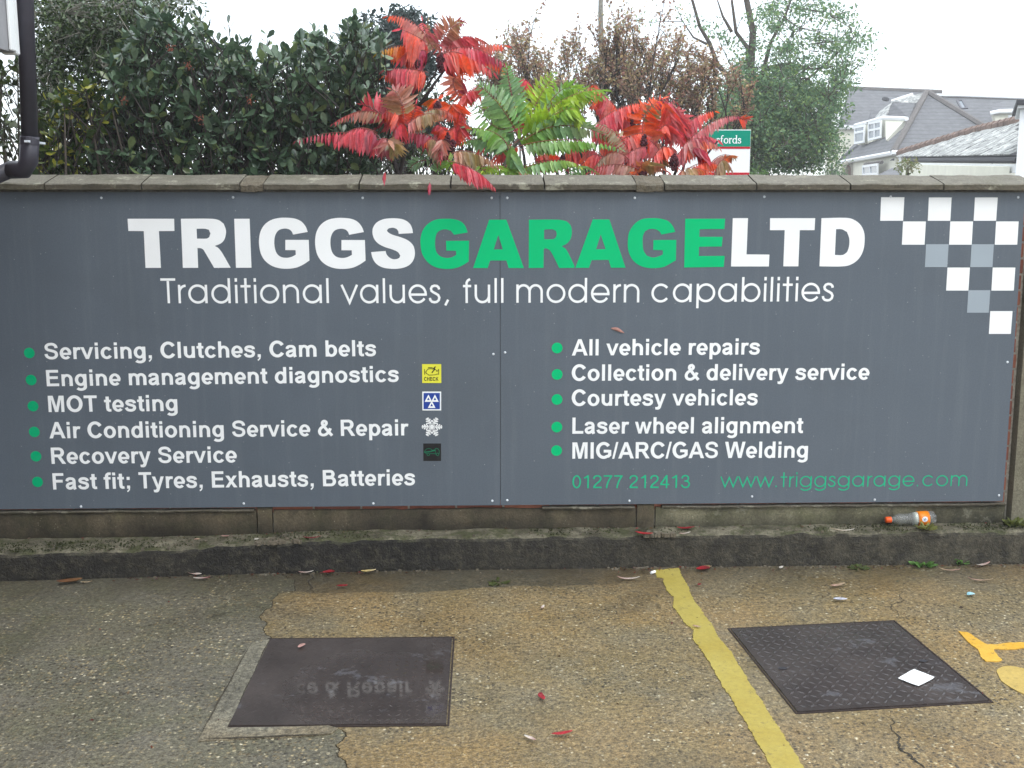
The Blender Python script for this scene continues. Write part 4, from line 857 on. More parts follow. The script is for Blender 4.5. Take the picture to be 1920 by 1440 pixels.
# tall sprigs standing above the outline
rr = random.Random(5); tw = MB(); B = Leaves()
for px, py, hh in ((428,45,55),(500,65,40),(555,95,35),(612,60,45),(664,28,50),(322,25,40),(345,40,35),(270,12,40),(590,50,40),(722,60,50),(300,15,30),(460,80,25)):
    y = rr.uniform(.5, .9); top = Vector(P(px, py, y)); bot = Vector(P(px+rr.uniform(-12, 12), py+hh+40, y+.1)); tw.tube([bot, (bot+top)/2+Vector((.01,0,0)), top], [.004,.003,.0015], 5, cap=False)
    for k in range(9):
        t = k/8; c = bot.lerp(top, .35+.65*t); d = Vector((rr.uniform(-1,1), rr.uniform(-.5,.5), rr.uniform(.2,1.3))).normalized(); L = .058*rr.uniform(.7,1.1); B.put(OBO, c, d, frame_of(d, rr), L, L*.55, jcol(rr, PAL))
tag(B.build('sprig_leaves', MAT['leaf'], hg), kind='stuff'); tag(tw.build('sprig_stems', MAT['dbark'], hg), kind='stuff')
# berry clusters
bm_ = bmesh.new(); bmesh.ops.create_icosphere(bm_, subdivisions=1, radius=1); bv = [v.co.copy() for v in bm_.verts]; bf = [tuple(v.index for v in f.verts) for f in bm_.faces]; bm_.free()
for px, py in ((322,92),(352,125),(468,188),(375,224),(232,186)):
    m = MB(); c = Vector(P(px, py, .33))
    for _ in range(22):
        q = c+rnd_unit(rr)*rr.uniform(0, .030); s_ = .0034
        m.add([q+v*s_ for v in bv], bf)
    m.build('berry_cluster', MAT['berry'], hg, smooth=True, fix=False)
# variegated holly
HOL = [(55,345),(70,250),(90,190),(120,150),(190,160),(215,200),(205,240),(150,290),(190,345)]
PH = [(.05,.09,.02),(.10,.14,.025),(.035,.065,.025),(.30,.30,.04),(.04,.07,.02)]
hedge('holly_bush', 'shrub with yellow edged variegated leaves low behind the wall beside the downpipe', 'shrub', HOL, .34, .9, 1700, .05, PH, 21, 60, base_px=(130, 0))
LFT = [(-60,345),(-60,90),(0,95),(60,100),(75,200),(60,345)]
hedge('laurel_bush', 'thin straggly shrub with gaps seen behind the downpipe', 'shrub', LFT, .5, 1.6, 800, .06, [(.05,.075,.025),(.035,.06,.02),(.08,.11,.03)], 31, 40, base_px=(0, 0))

def limb(m, pts, dep, r0, r1, n=7, jit=0):
    V = [Vector(D(p[0], p[1], dep+(p[2] if len(p) > 2 else 0))) for p in pts]; k = len(V)
    m.tube(V, [r0+(r1-r0)*i/(k-1) for i in range(k)], n, cap=False); return V
# small leaved tree at the far left, taller than the frame
def px_tree(name, label, cat, dep, spread, trunk, limbs, clumps, leaf, palette, seed, bark, leafW=.6, trans='fleaf', group=None, twig=.004, sub=26, tmpl=SML, gs=.30):
    rr = random.Random(seed); px = dep/FOC; b = Vector(D(trunk[0][0][0], trunk[0][0][1], dep)); t = empty(name, (b.x, b.y, -.014), label=label, cat=cat, group=group)
    m = MB(); nodes = []
    base = Vector((b.x, b.y, -.014))
    m.tube([base, b.lerp(base, .5)+Vector((.02, 0, 0)), b], [trunk[1]*1.35, trunk[1]*1.1, trunk[1]], 9, cap=False)
    nodes += limb(m, trunk[0], dep, trunk[1], trunk[2], 9); m.build('trunk', bark, t, smooth=True)
    for pts, r0, r1 in limbs:
        m = MB(); V = limb(m, pts, dep, r0, r1, 6); m.build('limb', bark, t, smooth=True)
        for a_, b_ in zip(V, V[1:]): nodes += [a_.lerp(b_, q/4) for q in range(5)]
    B = Leaves(); tw = MB()
    for cx, cy, rx, ry, n in clumps:
        done = 0
        while done < n:
            a = rnd_unit(rr)*rr.random()**(1/2.2); c = Vector(D(cx+a.x*rx, cy+a.z*ry, dep+a.y*spread)); k = min(n-done, rr.randint(int(sub*.5), int(sub*1.5))); done += k
            near = min(nodes, key=lambda q: (q-c).length_squared); mid = near.lerp(c, .5)+Vector((rr.uniform(-.5,.5), 0, rr.uniform(0,.6)))*px*14
            tw.tube([near, mid, c], [twig, twig*.7, twig*.35], 4, cap=False)
            if rr.random() < .25: nodes.append(c)
            R_ = px*rr.uniform(9, 19)*gs/.30
            for _ in range(k):
                o_ = rnd_unit(rr)*R_*rr.random()**.5; p = c+Vector((o_.x*1.25, o_.y, o_.z*.8)); d = (o_.normalized()*.5+rnd_unit(rr)+Vector((0,0,-.2))).normalized(); L = leaf*rr.uniform(.6, 1.2)
                B.put(tmpl, p, d, frame_of(d, rr), L, L*leafW, jcol(rr, palette, .3))
    tag(B.build('crown', MAT[trans], t), kind='stuff'); tag(tw.build('twigs', bark, t, fix=False), kind='stuff'); return t
px_tree('privet_tree', 'small leaved evergreen tree with a pale trunk at the top left', 'tree', 6.6, .7, ([(112,300),(105,180),(112,110),(108,60),(118,0),(122,-70)], .035, .02),
        [([(108,130),(150,90),(200,50),(260,10)], .012, .004), ([(110,90),(150,40),(190,-20)], .010, .004), ([(108,120),(80,70),(60,10)], .010, .004)],
        [(100,20,70,70,2000),(190,20,90,70,3200),(150,90,90,60,2600),(250,70,60,50,1500),(280,5,70,30,900),(215,120,70,60,1800),(90,110,40,50,900),(75,190,30,70,600),(335,5,40,18,200),(130,180,60,60,1200)], .036, [(.045,.075,.028),(.06,.095,.032),(.03,.055,.022),(.08,.12,.035)], 41, MAT['gbark'], .5, 'leaf', sub=16, gs=.5, tmpl=OBO, twig=.0035)

# ================================================================== SUMAC
RED = (.66,.065,.095); CRIM = (.44,.036,.085); ORG = (.80,.10,.022); PINK = (.60,.20,.19); OLV = (.33,.24,.09); GRN = (.22,.44,.07); YGR = (.38,.54,.045); TEAL = (.24,.42,.20); YEL = (.62,.42,.02); BRN = (.46,.18,.12); PALE = (.36,.28,.16)
frond_rr = random.Random(77)
def frond(parent, y, base, ctrl, tip, Lpx, droop, cols, pairs=13, y2=None, w=.22, spread=1.0, label=None):
    """one feather shaped leaf: rachis through three points of the photograph at about depth plane y, leaflets hanging or spreading"""
    rr = frond_rr; y2 = y if y2 is None else y2; pairs = int(round(pairs*1.3)) if pairs > 4 else pairs
    if base[0] < 775 and y > .3 and base[1] > 200: y -= .2; y2 -= .2
    A_, C_, B_ = Vector(P(*base, y)), Vector(P(*ctrl, (y+y2)/2)), Vector(P(*tip, y2)); mpp = (y+5.14)/FOC/math.cos(PIT); L0 = Lpx*mpp
    C_ = C_*2-(A_+B_)*.5
    bez = lambda t: A_*(1-t)**2+C_*(2*t*(1-t))+B_*t*t
    pts = [bez(i/14) for i in range(15)]; r = MB(); r.tube(pts, [.0022-.0014*i/14 for i in range(15)], 5, cap=False)
    B = Leaves(); view = Vector((0, 1, 0)); n0 = len(r.V)
    twist = rr.uniform(-.35, .35)
    for i in range(pairs+1):
        t = .10+.90*i/pairs; p = bez(t); tan = (bez(min(1, t+.03))-bez(t-.03)).normalized(); s_ = tan.cross(view).normalized()
        prof = (.62+.38*math.sin(math.pi*min(1, t*1.25)))*(1-.45*max(0, t-.6)/.4)
        cc = np.array(cols[0])*(1-t)+np.array(cols[-1])*t if len(cols) < 3 else (np.array(cols[0])*(1-2*t)+np.array(cols[1])*2*t if t < .5 else np.array(cols[1])*(2-2*t)+np.array(cols[2])*(2*t-1))
        for sg in ((-1, 1) if i < pairs else (0,)):
            if sg and rr.random() < .04: continue
            dpt = Vector((0, -.45 if sg > 0 else .5, 0))*(droop if sg else 0)
            d = s_*sg*(1-droop)*spread+Vector((0, 0, -1))*(droop*1.25 if sg else droop*.6)+tan*(.10+.55*(1-droop) if sg else 1)+dpt+rnd_unit(rr)*(.07+.08*(1-droop))+Vector((0, sg*twist*(1-droop), 0))
            d.normalize(); L = L0*prof*rr.uniform(.86, 1.1); a = Vector((0, 1, 0))*1.0+rnd_unit(rr)*.35+Vector((0,0,.35 if sg else 0)); side = d.cross(a).normalized()
            B.put(LAN, p, d, side, L, L*w*rr.uniform(.85, 1.15), tuple(np.clip(cc*rr.uniform(.72, 1.25)+np.array([rr.uniform(-.02,.04), rr.uniform(-.01,.02), 0]), 0, 1)))
    me_ = B.build('frond', MAT['frond'], parent)
    if label: me_['label'] = label
    rv = mesh('rachis', r.V, r.F, MAT['rach'], me_, True); rv.matrix_parent_inverse = Matrix.Identity(4)
    return me_
MAT['rach'] = plain('rachis', (.22,.05,.04), .6, .3, 20)
def sumac(label, loc, stems, fronds, heads, bark='dbark'):
    t = empty('sumac_shrub', loc, label=label, cat='shrub', group='sumac shrubs behind the wall')
    for pts, y, r0, r1 in stems:
        V = [Vector(P(a, b, y)) for a, b in pts]
        if b is not None and pts[0][1] > 320: V = [Vector((V[0].x-.05, y+.1, -.014)), Vector((V[0].x, y, .9))]+V
        k = len(V); m = MB(); m.tube(V, [r0+(r1-r0)*i/(k-1) for i in range(k)], 7, cap=True); m.build('stem', MAT[bark], t, smooth=True)
    for f in fronds:
        frond(t, *f)
        if f[0] > .3 and (len(f) < 8 or f[7] > 6) and frond_rr.random() < .9 and f[3][0] < 1325:
            ox, oy = frond_rr.uniform(-14, 14), frond_rr.uniform(-8, 12); g = list(f); g[0] = f[0]+frond_rr.uniform(.06, .2)
            for q in (1, 2, 3): g[q] = (f[q][0]+ox+frond_rr.uniform(-6, 6), f[q][1]+oy+frond_rr.uniform(-5, 5))
            g[4] = f[4]*.9; g[5] = min(.9, f[5]+.1); g[6] = tuple(tuple(c_*.8 for c_ in col) for col in f[6][::-1]); frond(t, *g)
    for px, py, rx, ry, y in heads:
        c = Vector(P(px, py, y)); s_ = (y+5.14)/FOC; m = MB()
        for _ in range(80):
            q = rnd_unit(frond_rr)*frond_rr.random()**.33; zz = q.z; taper = (1-.35*abs(zz)); m.add([c+Vector((q.x*rx*s_*taper, q.y*rx*s_*taper, q.z*ry*s_))+v*s_*3.2*frond_rr.uniform(.7,1.2) for v in bv], bf)
        m.build('seed_head', MAT['seed'], t, fix=False)
    return t
y0 = .55
sumac('tall crimson and orange sumac at the middle of the hedge line, drooping over the coping', (-.35, .6, -.014),
 [([(748,335),(735,290),(722,270)], .55, .014, .008), ([(752,338),(775,318),(800,305),(838,295)], .5, .013, .008), ([(748,330),(776,215),(785,130),(800,115),(815,92)], .65, .014, .006), ([(782,205),(812,160),(842,120)], .66, .010, .005), ([(785,135),(783,118)], .65, .006, .005), ([(722,270),(740,225)], .56, .008, .004), ([(838,295),(842,270)], .5, .008, .005), ([(795,170),(815,140),(824,118)], .66, .006, .004)],
 [ (.7,(815,95),(775,42),(727,30),34,.62,(OLV,PINK,ORG)), (.66,(808,96),(760,84),(706,100),34,.72,(RED,ORG,YEL)), (.62,(800,80),(778,66),(752,55),60,.9,(RED,ORG,RED),9), (.64,(805,85),(780,88),(750,110),55,.85,(RED,ORG,RED),11),
   (.7,(818,90),(838,60),(862,44),30,.35,(CRIM,BRN,OLV)), (.72,(822,90),(870,68),(912,80),34,.6,(PINK,RED,BRN)), (.75,(830,98),(885,84),(946,84),36,.78,(RED,PINK,ORG)), (.68,(826,105),(878,88),(944,118),48,.86,(ORG,RED,CRIM),15), (.66,(828,104),(865,100),(925,135),50,.85,(RED,ORG,RED)),
   (.60,(800,98),(788,96),(776,120),42,.75,(CRIM,CRIM,RED),10), (.58,(803,136),(762,128),(722,130),42,.93,(ORG,RED,RED),15), (.74,(838,132),(852,142),(862,172),34,.6,(CRIM,RED,CRIM),9), (.72,(815,92),(800,66),(792,40),30,.5,(OLV,PINK,RED),10),
   (.50,(757,222),(750,185),(735,168),38,.25,(OLV,BRN,PINK),12), (.53,(728,222),(680,208),(624,232),26,.55,(OLV,BRN,RED)), (.55,(722,222),(702,205),(680,196),34,.3,(CRIM,RED,RED),9), (.50,(730,240),(745,205),(700,222),34,.7,(RED,ORG,CRIM),10),
   (.45,(715,262),(640,248),(555,264),30,.93,(RED,RED,CRIM),17), (.43,(712,258),(672,240),(632,268),48,.9,(CRIM,RED,RED),14), (.42,(700,245),(690,248),(685,262),44,.85,(RED,CRIM,RED),9), (.40,(728,262),(712,262),(702,285),40,.6,(PINK,CRIM,RED),10), (.38,(722,272),(735,262),(738,290),38,.55,(PINK,OLV,OLV),10),
   (.42,(762,236),(795,214),(834,220),30,.82,(RED,OLV,BRN),15), (.52,(765,240),(775,215),(780,196),34,.4,(RED,ORG,RED),9), (.50,(745,245),(752,232),(762,245),38,.8,(RED,RED,ORG),10),
   (.40,(838,285),(795,250),(742,258),32,.88,(RED,CRIM,RED),14), (.36,(838,290),(815,262),(798,268),36,.75,(PINK,OLV,ORG),10), (.33,(830,280),(828,262),(826,300),34,.6,(PINK,BRN,RED),9),
   (-.10,(840,302),(888,318),(925,350),36,.86,(RED,RED,RED),18,-.14), (.28,(846,288),(885,285),(938,312),34,.86,(BRN,OLV,BRN),18), (.5,(848,262),(825,235),(815,245),30,.6,(CRIM,RED,RED),9),
   (.55,(832,215),(820,185),(808,205),34,.5,(ORG,ORG,YEL),10), (.5,(838,225),(850,195),(870,225),40,.55,(ORG,ORG,RED),11), (.56,(855,205),(880,170),(900,185),30,.65,(ORG,RED,ORG),11), (.52,(850,225),(862,235),(868,262),34,.5,(ORG,RED,ORG),10), (.6,(862,185),(850,150),(872,140),28,.5,(ORG,BRN,ORG),9), (.45,(855,235),(840,245),(828,236),34,.5,(RED,ORG,RED),10),
   (-.09,(722,322),(721,325),(719,330),24,.9,(RED,CRIM),2), (-.09,(806,342),(805,344),(804,347),34,.97,(CRIM,RED),1),
   (.45,(790,292),(800,280),(812,300),22,.2,(TEAL,TEAL),6), (.47,(800,300),(780,305),(768,318),20,.2,(TEAL,TEAL),6), (.48,(850,315),(840,300),(858,330),24,.3,(GRN,YGR),6), (.46,(800,318),(815,305),(822,322),22,.3,(TEAL,GRN),6)],
 [(784,120,6,9,.6),(826,118,7,18,.64),(722,215,9,18,.5),(820,205,7,14,.5),(840,270,14,19,.42)])
sumac('green leaved sumac with long upright feathery fronds in the centre', (.2, .7, -.014),
 [([(935,330),(950,300),(965,270),(980,245)], .62, .012, .007), ([(962,278),(1000,235),(1030,210)], .60, .007, .003), ([(955,290),(938,240),(925,205)], .62, .006, .003)],
 [ (.58,(978,250),(960,180),(950,128),32,.22,(GRN,TEAL,TEAL),14,.62,.22), (.56,(972,255),(935,195),(896,160),34,.25,(GRN,TEAL,TEAL),14,.52,.22), (.60,(985,245),(1010,185),(1040,140),30,.25,(YGR,YGR,GRN),14,.7,.22), (.55,(965,268),(1010,235),(1055,200),44,.35,(GRN,YGR,YGR),16,.5,.22),
   (.52,(1000,245),(1060,185),(1135,168),40,.55,(GRN,YGR,GRN),18,.62,.22), (.60,(1010,225),(1050,190),(1110,172),32,.3,(GRN,TEAL,GRN),14,.7,.22), (.50,(985,262),(1060,235),(1150,262),34,.3,(GRN,TEAL,PALE),16,.55,.26), (.46,(970,275),(1060,262),(1160,276),28,.78,(TEAL,GRN,GRN),17,.4,.3),
   (.45,(965,322),(1040,300),(1088,312),26,.75,(TEAL,GRN,YGR),14,.36,.34), (.5,(955,280),(930,250),(885,240),34,.5,(TEAL,GRN,GRN),12,.5,.32), (.42,(955,270),(968,300),(985,325),34,.6,(GRN,TEAL,GRN),7,.4,.36), (.55,(950,285),(905,262),(868,268),28,.6,(TEAL,TEAL,GRN),11), (.5,(940,310),(960,318),(1010,332),22,.5,(GRN,GRN,YGR),10,.36),
   (.62,(960,250),(955,205),(905,205),36,.3,(GRN,YGR,GRN),12), (.58,(955,240),(925,235),(880,190),34,.35,(TEAL,GRN,TEAL),12), (.5,(1040,215),(1075,205),(1085,235),34,.6,(GRN,YGR,YGR),14), (.4,(1050,325),(1090,312),(1125,328),20,.5,(TEAL,GRN),8), (.4,(900,325),(930,312),(960,328),20,.5,(YGR,GRN),8), (.63,(1020,210),(1060,165),(1100,180),30,.4,(YGR,GRN,YGR),12), (.5,(880,330),(905,318),(935,330),18,.4,(GRN,YGR),7)], [], 'gbark')
sumac('spreading red and orange sumac in front of the white estate board', (1.0, .7, -.014),
 [([(1215,335),(1230,305),(1245,280)], .65, .012, .006), ([(1262,335),(1275,300),(1300,285)], .62, .011, .006), ([(1165,335),(1175,300),(1195,270)], .68, .010, .005), ([(1300,330),(1325,290),(1345,265)], .6, .009, .005), ([(1100,330),(1090,290),(1075,260)], .8, .009, .005)],
 [ (.60,(1105,248),(1150,208),(1205,192),44,.85,(RED,RED,ORG),18), (.64,(1200,200),(1222,215),(1210,250),26,.3,(PALE,OLV,PINK),9), (.55,(1225,300),(1205,230),(1242,185),44,.4,(BRN,ORG,ORG),14,.6), (.52,(1240,185),(1262,225),(1275,270),44,.5,(ORG,RED,RED),14), (.66,(1275,255),(1300,222),(1340,208),36,.82,(RED,RED,ORG),15),
   (.58,(1290,265),(1340,226),(1388,218),24,.85,(RED,PINK,CRIM),16), (.64,(1385,222),(1392,222),(1405,224),22,.4,(ORG,CRIM),4), (.50,(1165,262),(1200,250),(1215,262),44,.8,(RED,ORG,RED),12), (.48,(1190,300),(1160,255),(1122,232),28,.45,(PINK,PALE,PALE),13), (.44,(1225,298),(1245,275),(1268,290),32,.8,(RED,ORG,RED),11),
   (.50,(1262,300),(1305,264),(1348,276),34,.82,(RED,ORG,BRN),14), (.46,(1295,278),(1318,282),(1325,310),36,.7,(CRIM,RED,ORG),12), (.45,(1285,320),(1320,305),(1355,312),32,.82,(RED,ORG,ORG),11), (.42,(1180,300),(1150,285),(1118,310),38,.6,(PINK,BRN,PALE),12), (.40,(1200,318),(1150,308),(1105,322),30,.5,(PALE,PINK,RED),11),
   (.38,(1190,335),(1215,305),(1260,330),30,.5,(ORG,OLV,RED),12), (.55,(1150,320),(1120,290),(1095,305),44,.85,(ORG,RED,ORG),11), (.7,(1130,200),(1115,170),(1100,165),26,.6,(ORG,ORG,OLV),8), (.7,(1160,210),(1135,180),(1118,185),34,.75,(ORG,RED,ORG),10), (.75,(1000,165),(985,148),(975,150),24,.7,(RED,RED),7), (.8,(1050,195),(1030,175),(1015,185),26,.7,(ORG,RED),8),
   (.66,(1240,215),(1242,195),(1252,178),22,.5,(RED,CRIM,RED),8), (.7,(1245,190),(1230,185),(1225,180),18,.7,(ORG,ORG),5), (.52,(1330,310),(1350,292),(1372,292),28,.8,(RED,BRN,OLV),12), (.45,(1340,325),(1355,300),(1372,318),32,.8,(BRN,OLV,BRN),9), (.48,(1235,245),(1255,235),(1262,262),44,.6,(ORG,RED,PINK),12), (.5,(1275,300),(1290,265),(1330,262),40,.75,(CRIM,PINK,CRIM),13),
   (.8,(930,235),(910,255),(895,290),34,.7,(ORG,RED,ORG),10), (.85,(975,275),(950,280),(925,305),34,.7,(ORG,RED,ORG),10), (.85,(1000,300),(1030,285),(1060,305),34,.8,(RED,ORG,RED),11), (.85,(1060,290),(1080,275),(1110,300),40,.8,(ORG,RED,ORG),11), (.75,(955,235),(972,225),(985,245),32,.7,(RED,RED,ORG),9), (.6,(1280,240),(1275,215),(1268,200),30,.5,(RED,PINK),9), (.47,(1355,300),(1367,292),(1378,298),18,.5,(ORG,OLV),6),
   (.40,(1268,335),(1290,315),(1330,322),34,.7,(RED,OLV,ORG),11), (.44,(1215,275),(1190,280),(1165,300),34,.6,(RED,PINK,RED),11), (.5,(1240,290),(1215,262),(1180,270),40,.7,(PINK,RED,ORG),12), (.3,(985,335),(980,333),(976,336),14,.2,(BRN,ORG),3), (.85,(1190,240),(1225,225),(1262,240),46,.85,(ORG,RED,ORG),13), (.85,(1290,255),(1310,250),(1345,262),46,.85,(RED,CRIM,RED),13), (.8,(1120,265),(1150,250),(1190,262),46,.85,(ORG,RED,ORG),13), (.7,(1150,325),(1190,300),(1235,315),40,.85,(RED,ORG,BRN),12)],
 [(1208,270,6,17,.46),(1264,305,8,15,.4),(1186,225,5,13,.6),(1282,245,5,7,.6),(1055,300,5,9,.6),(1205,325,7,6,.4)])

# dark shrubbery low behind the sumacs
hedge('ivy_shrub', 'dull green shrubbery filling the gap beneath the red sumac', 'shrub', [(700,345),(705,230),(740,140),(800,150),(870,210),(900,250),(930,345)], 1.7, 2.7, 2300, .042, [(.06,.085,.035),(.045,.07,.03),(.09,.11,.05)], 51, 0, base_px=(790, 0))
px_tree('yew_tree', 'dark bluish evergreen tree rising behind the tall red sumac', 'tree', 12.5, .9, ([(755,335),(752,200),(750,60)], .10, .03), [([(752,230),(720,190),(700,150)], .04, .01), ([(752,180),(790,140),(800,100)], .04, .01)],
        [(752,60,40,48,2600),(720,95,38,50,1800),(790,110,30,50,1500),(750,150,60,55,3200),(745,230,60,60,2600),(780,240,70,60,2600),(700,60,22,40,260),(800,60,16,22,200)], .075, [(.03,.05,.045),(.04,.065,.055),(.022,.038,.036)], 61, MAT['dbark'], .5, sub=22)

# ------------------------------------------------------------------ half bare brown tree
rr = random.Random(91); dep = 13.5; pxm = dep/FOC
t = empty('hawthorn_tree', tuple(D(1135, 345, dep)*[1,1,0]), label='many stemmed half bare tree with small brown autumn leaves behind the sumac', cat='tree')
br = MB(); B = Leaves(); PB = [(.45,.32,.22),(.36,.22,.15),(.42,.29,.15),(.30,.21,.16),(.44,.36,.18),(.36,.19,.15),(.28,.28,.16)]
def grow(p, d, L, r, lvl):
    n = 4; pts = [p]; q = p.copy()
    for i in range(n):
        d = (d+rnd_unit(rr)*.16+Vector((0, 0, .05))).normalized(); q = q+d*(L/n); pts.append(q.copy())
        if lvl >= 2 or i > 1:
            for _ in range(5 if lvl > 2 else 2):
                if rr.random() < .58:
                    c = q+rnd_unit(rr)*pxm*9*rr.random(); dd = rnd_unit(rr); l = .046*rr.uniform(.5, 1.2); B.put(SML, c, dd, frame_of(dd, rr), l, l*.7, jcol(rr, PB, .35))
    br.tube(pts, [r*(1-.5*i/n) for i in range(n+1)], 5 if lvl < 2 else 4, cap=False)
    if lvl < 4:
        for k in range(rr.choice((2, 3, 3)) if lvl else 4):
            i = rr.randint(1, n); dd = (d+rnd_unit(rr)*(.55 if lvl else .4)).normalized(); dd.y *= .6; grow(pts[i], (dd+Vector((0,0,.22))).normalized(), L*rr.uniform(.55, .8), r*.55, lvl+1)
for k in range(22):
    px = 935+k*18.5+rr.uniform(-8, 8); b = Vector(D(px, 350, dep+rr.uniform(-.5, .5))); ctr_ = Vector(D(1130, 350, dep)); tk = MB(); g = Vector((ctr_.x+(b.x-ctr_.x)*.35, b.y, -.014)); tk.tube([g, g.lerp(b, .6), b], [.04, .035, .028], 6, cap=False); tk.build('trunk', MAT['dbark'], t)
    top = 150-110*math.sin(max(0, min(1, (px-930)/400))*math.pi)*rr.uniform(.3, 1.1); H = (350-top)*pxm*.50
    grow(b, Vector(((px-1130)/700+rr.uniform(-.1,.1), rr.uniform(-.15,.15), 1)).normalized(), H, .024, 0)
br.build('branches', MAT['dbark'], t, fix=False)['kind'] = 'stuff'; tag(B.build('crown', MAT['fleaf'], t), kind='stuff')
o = MB().tube([Vector((D(1130,345,22)[0], D(1130,345,22)[1], -.014)), Vector(D(1130,330,22)), Vector(D(1129,120,22)), Vector(D(1126,30,22)), Vector(D(1127,-60,22))], [.10,.085,.06,.05,.04], 9).build('bare_trunk', MAT['gbark'], smooth=True)
tag(o, 'pale bare tree trunk rising straight above the brown tree', 'tree')
# ------------------------------------------------------------------ big green tree
PG = [(.14,.245,.125),(.18,.30,.15),(.105,.19,.10),(.23,.33,.11)]
px_tree('ash_tree', 'tall green tree with an airy open crown left of the cream house', 'tree', 19, 1.7, ([(1408,350),(1410,250),(1402,190),(1408,120),(1412,60),(1400,0),(1392,-60)], .095, .04),
 [([(1410,210),(1370,150),(1345,120),(1330,80),(1312,50),(1298,0),(1290,-50)], .05, .018), ([(1408,190),(1432,130),(1445,80),(1472,30),(1490,-20)], .045, .014), ([(1404,140),(1402,90),(1380,60),(1372,0)], .05, .02), ([(1345,120),(1318,108),(1290,100),(1262,92)], .03, .008), ([(1432,130),(1480,120),(1520,130),(1560,125)], .05, .012), ([(1415,190),(1450,170),(1500,160),(1560,110),(1600,70)], .035, .008), ([(1330,85),(1300,70),(1280,40)], .025, .008), ([(1408,230),(1470,210),(1530,190),(1590,165)], .04, .008), ([(1372,60),(1355,30),(1345,0)], .03, .01)],
 [(1450,265,110,62,15000),(1365,235,50,60,4500),(1400,150,40,36,1000),(1420,225,60,50,3500),(1400,190,62,45,3000),(1470,175,60,50,3200),(1520,215,60,60,3200),(1545,270,42,48,2000),(1560,200,40,60,900),(1510,70,60,40,500),(1390,300,80,40,4500),(1480,120,50,42,1250),(1540,130,50,38,900),(1580,150,34,30,560),(1600,95,38,34,430),(1560,75,44,30,460),(1455,25,55,32,900),(1510,10,50,26,520),(1565,25,36,28,300),(1420,140,50,40,600),(1610,60,26,40,220),(1340,60,45,50,170),(1380,120,30,34,330),(1350,160,30,26,240),(1290,30,40,30,90),(1590,30,30,40,130),(1540,185,50,30,700),(1440,90,30,28,260),(1240,50,50,40,60)], .070, PG, 71, MAT['bark'], .55, sub=30, gs=.42, twig=.008)
px_tree('garden_shrub', 'low green shrub just above the coping beside the estate board', 'shrub', 16, .6, ([(1440,345),(1440,325)], .05, .03), [], [(1420,328,20,10,220),(1385,335,15,8,60)], .07, [(.08,.15,.04)], 73, MAT['dbark'])
px_tree('garden_shrub', 'tiny green plant poking over the slate roof edge', 'shrub', 24, .5, ([(1700,345),(1702,315)], .05, .03), [], [(1703,310,14,6,200)], .08, [(.12,.16,.04),(.2,.19,.07)], 74, MAT['dbark'])

# ================================================================== ESTATE AGENT BOARD
eb = empty('estate_board', tuple(P(1360, 345, 3.2)*[1,1,0]), label='white and green property board with red stripes half hidden by the sumac', cat='sign')
ye = 3.2; e0, e1 = P(1290, 245, ye), P(1409, 328.5, ye); e2 = P(1408, 243, ye)
zt_, zb_ = e2[2], e1[2]; x0_, x1_ = e0[0], e2[0]; ww = zt_-zb_
MB().box((x0_, ye, zb_), (x1_, ye+.02, zt_)).build('board', MAT['white'], eb)
fr = lambda name, py0, py1, m, yy: MB().box((x0_+.002, ye-yy, float(P(1408, py1, ye)[2])), (x1_-.002, ye-.0005, float(P(1408, py0, ye)[2]))).build(name, MAT[m], eb)
MAT['estate_green'] = vinyl('estate_green', (.005,.26,.17)); MAT['red'] = vinyl('red_vinyl', (.50,.02,.035))
fr('green_field', 244.5, 275, 'estate_green', .002); fr('red_stripe', 275.2, 279, 'red', .0025); fr('red_stripe', 323.5, 328, 'red', .0025)
# serif letters, cap height about 16 px
def serif(s, xend, base):
    SG = {'s': (8.2, [[(6.2,7.4),(5.6,9),(4,9.6),(2.2,9),(1.9,7.3),(3,6),(5.4,4.9),(6.6,3.2),(6,1.2),(4,.3),(2.2,.8),(1.4,2.6)]]), 'f': (6.6, [[(2.6,.3),(2.6,11.5),(3.3,14),(4.8,15),(6.4,14.2)], [(.6,9.3),(5.4,9.3)], [(1,.3),(4.4,.3)]]),
          'o': (10, [arc(5, 4.9, 3.6, 0, 360, 4.5)]), 'r': (7.4, [[(2.3,.3),(2.3,9.3)], [(.8,9.3),(2.3,9.3)], [(.8,.3),(4.2,.3)], [(2.3,7),(3.8,9),(5.2,9.5),(6.4,8.6)]]),
          'd': (10.2, [arc(4.6, 4.9, 3.4, 0, 360, 4.5), [(8,.3),(8,15)], [(6.4,15),(8,15)], [(8,.3),(9.4,.3)]]), 'e': (9, [arc(4.6, 4.9, 3.4, 10, 325, 4.5), [(1.3,5.4),(7.9,5.4)]])}
    m = MB(); mp = float(P(1380, 260, ye)[2]-P(1380, 270, ye)[2])/10; tot = sum(SG[c][0] for c in s); x = float(P(xend, base, ye)[0])-tot*mp*.97; z0 = float(P(xend, base, ye)[2])
    for c in s:
        for j, st in enumerate(SG[c][1]):
            for a, b in zip(st, st[1:]):
                a = Vector(a); b = Vector(b); d = (b-a).normalized(); w = .55+.45*abs(d.y); n = Vector((-d.y, d.x))*w; a2 = a-d*.3; b2 = b+d*.3; yy = ye-.0027-.00004*len(m.F) % .0008
                m.add([(x+v.x*mp, yy, z0+v.y*mp) for v in (a2+n, b2+n, b2-n, a2-n)], [(0,1,2,3)])
        x += SG[c][0]*mp*.97
    m.build('board_lettering', MAT['white'], eb, fix=False)
serif('sfords', 1390, 269)
MB().box((x1_-.06, ye+.021, -.01), (x1_-.01, ye+.07, zt_-.02)).build('post', MAT['upvc'], eb)

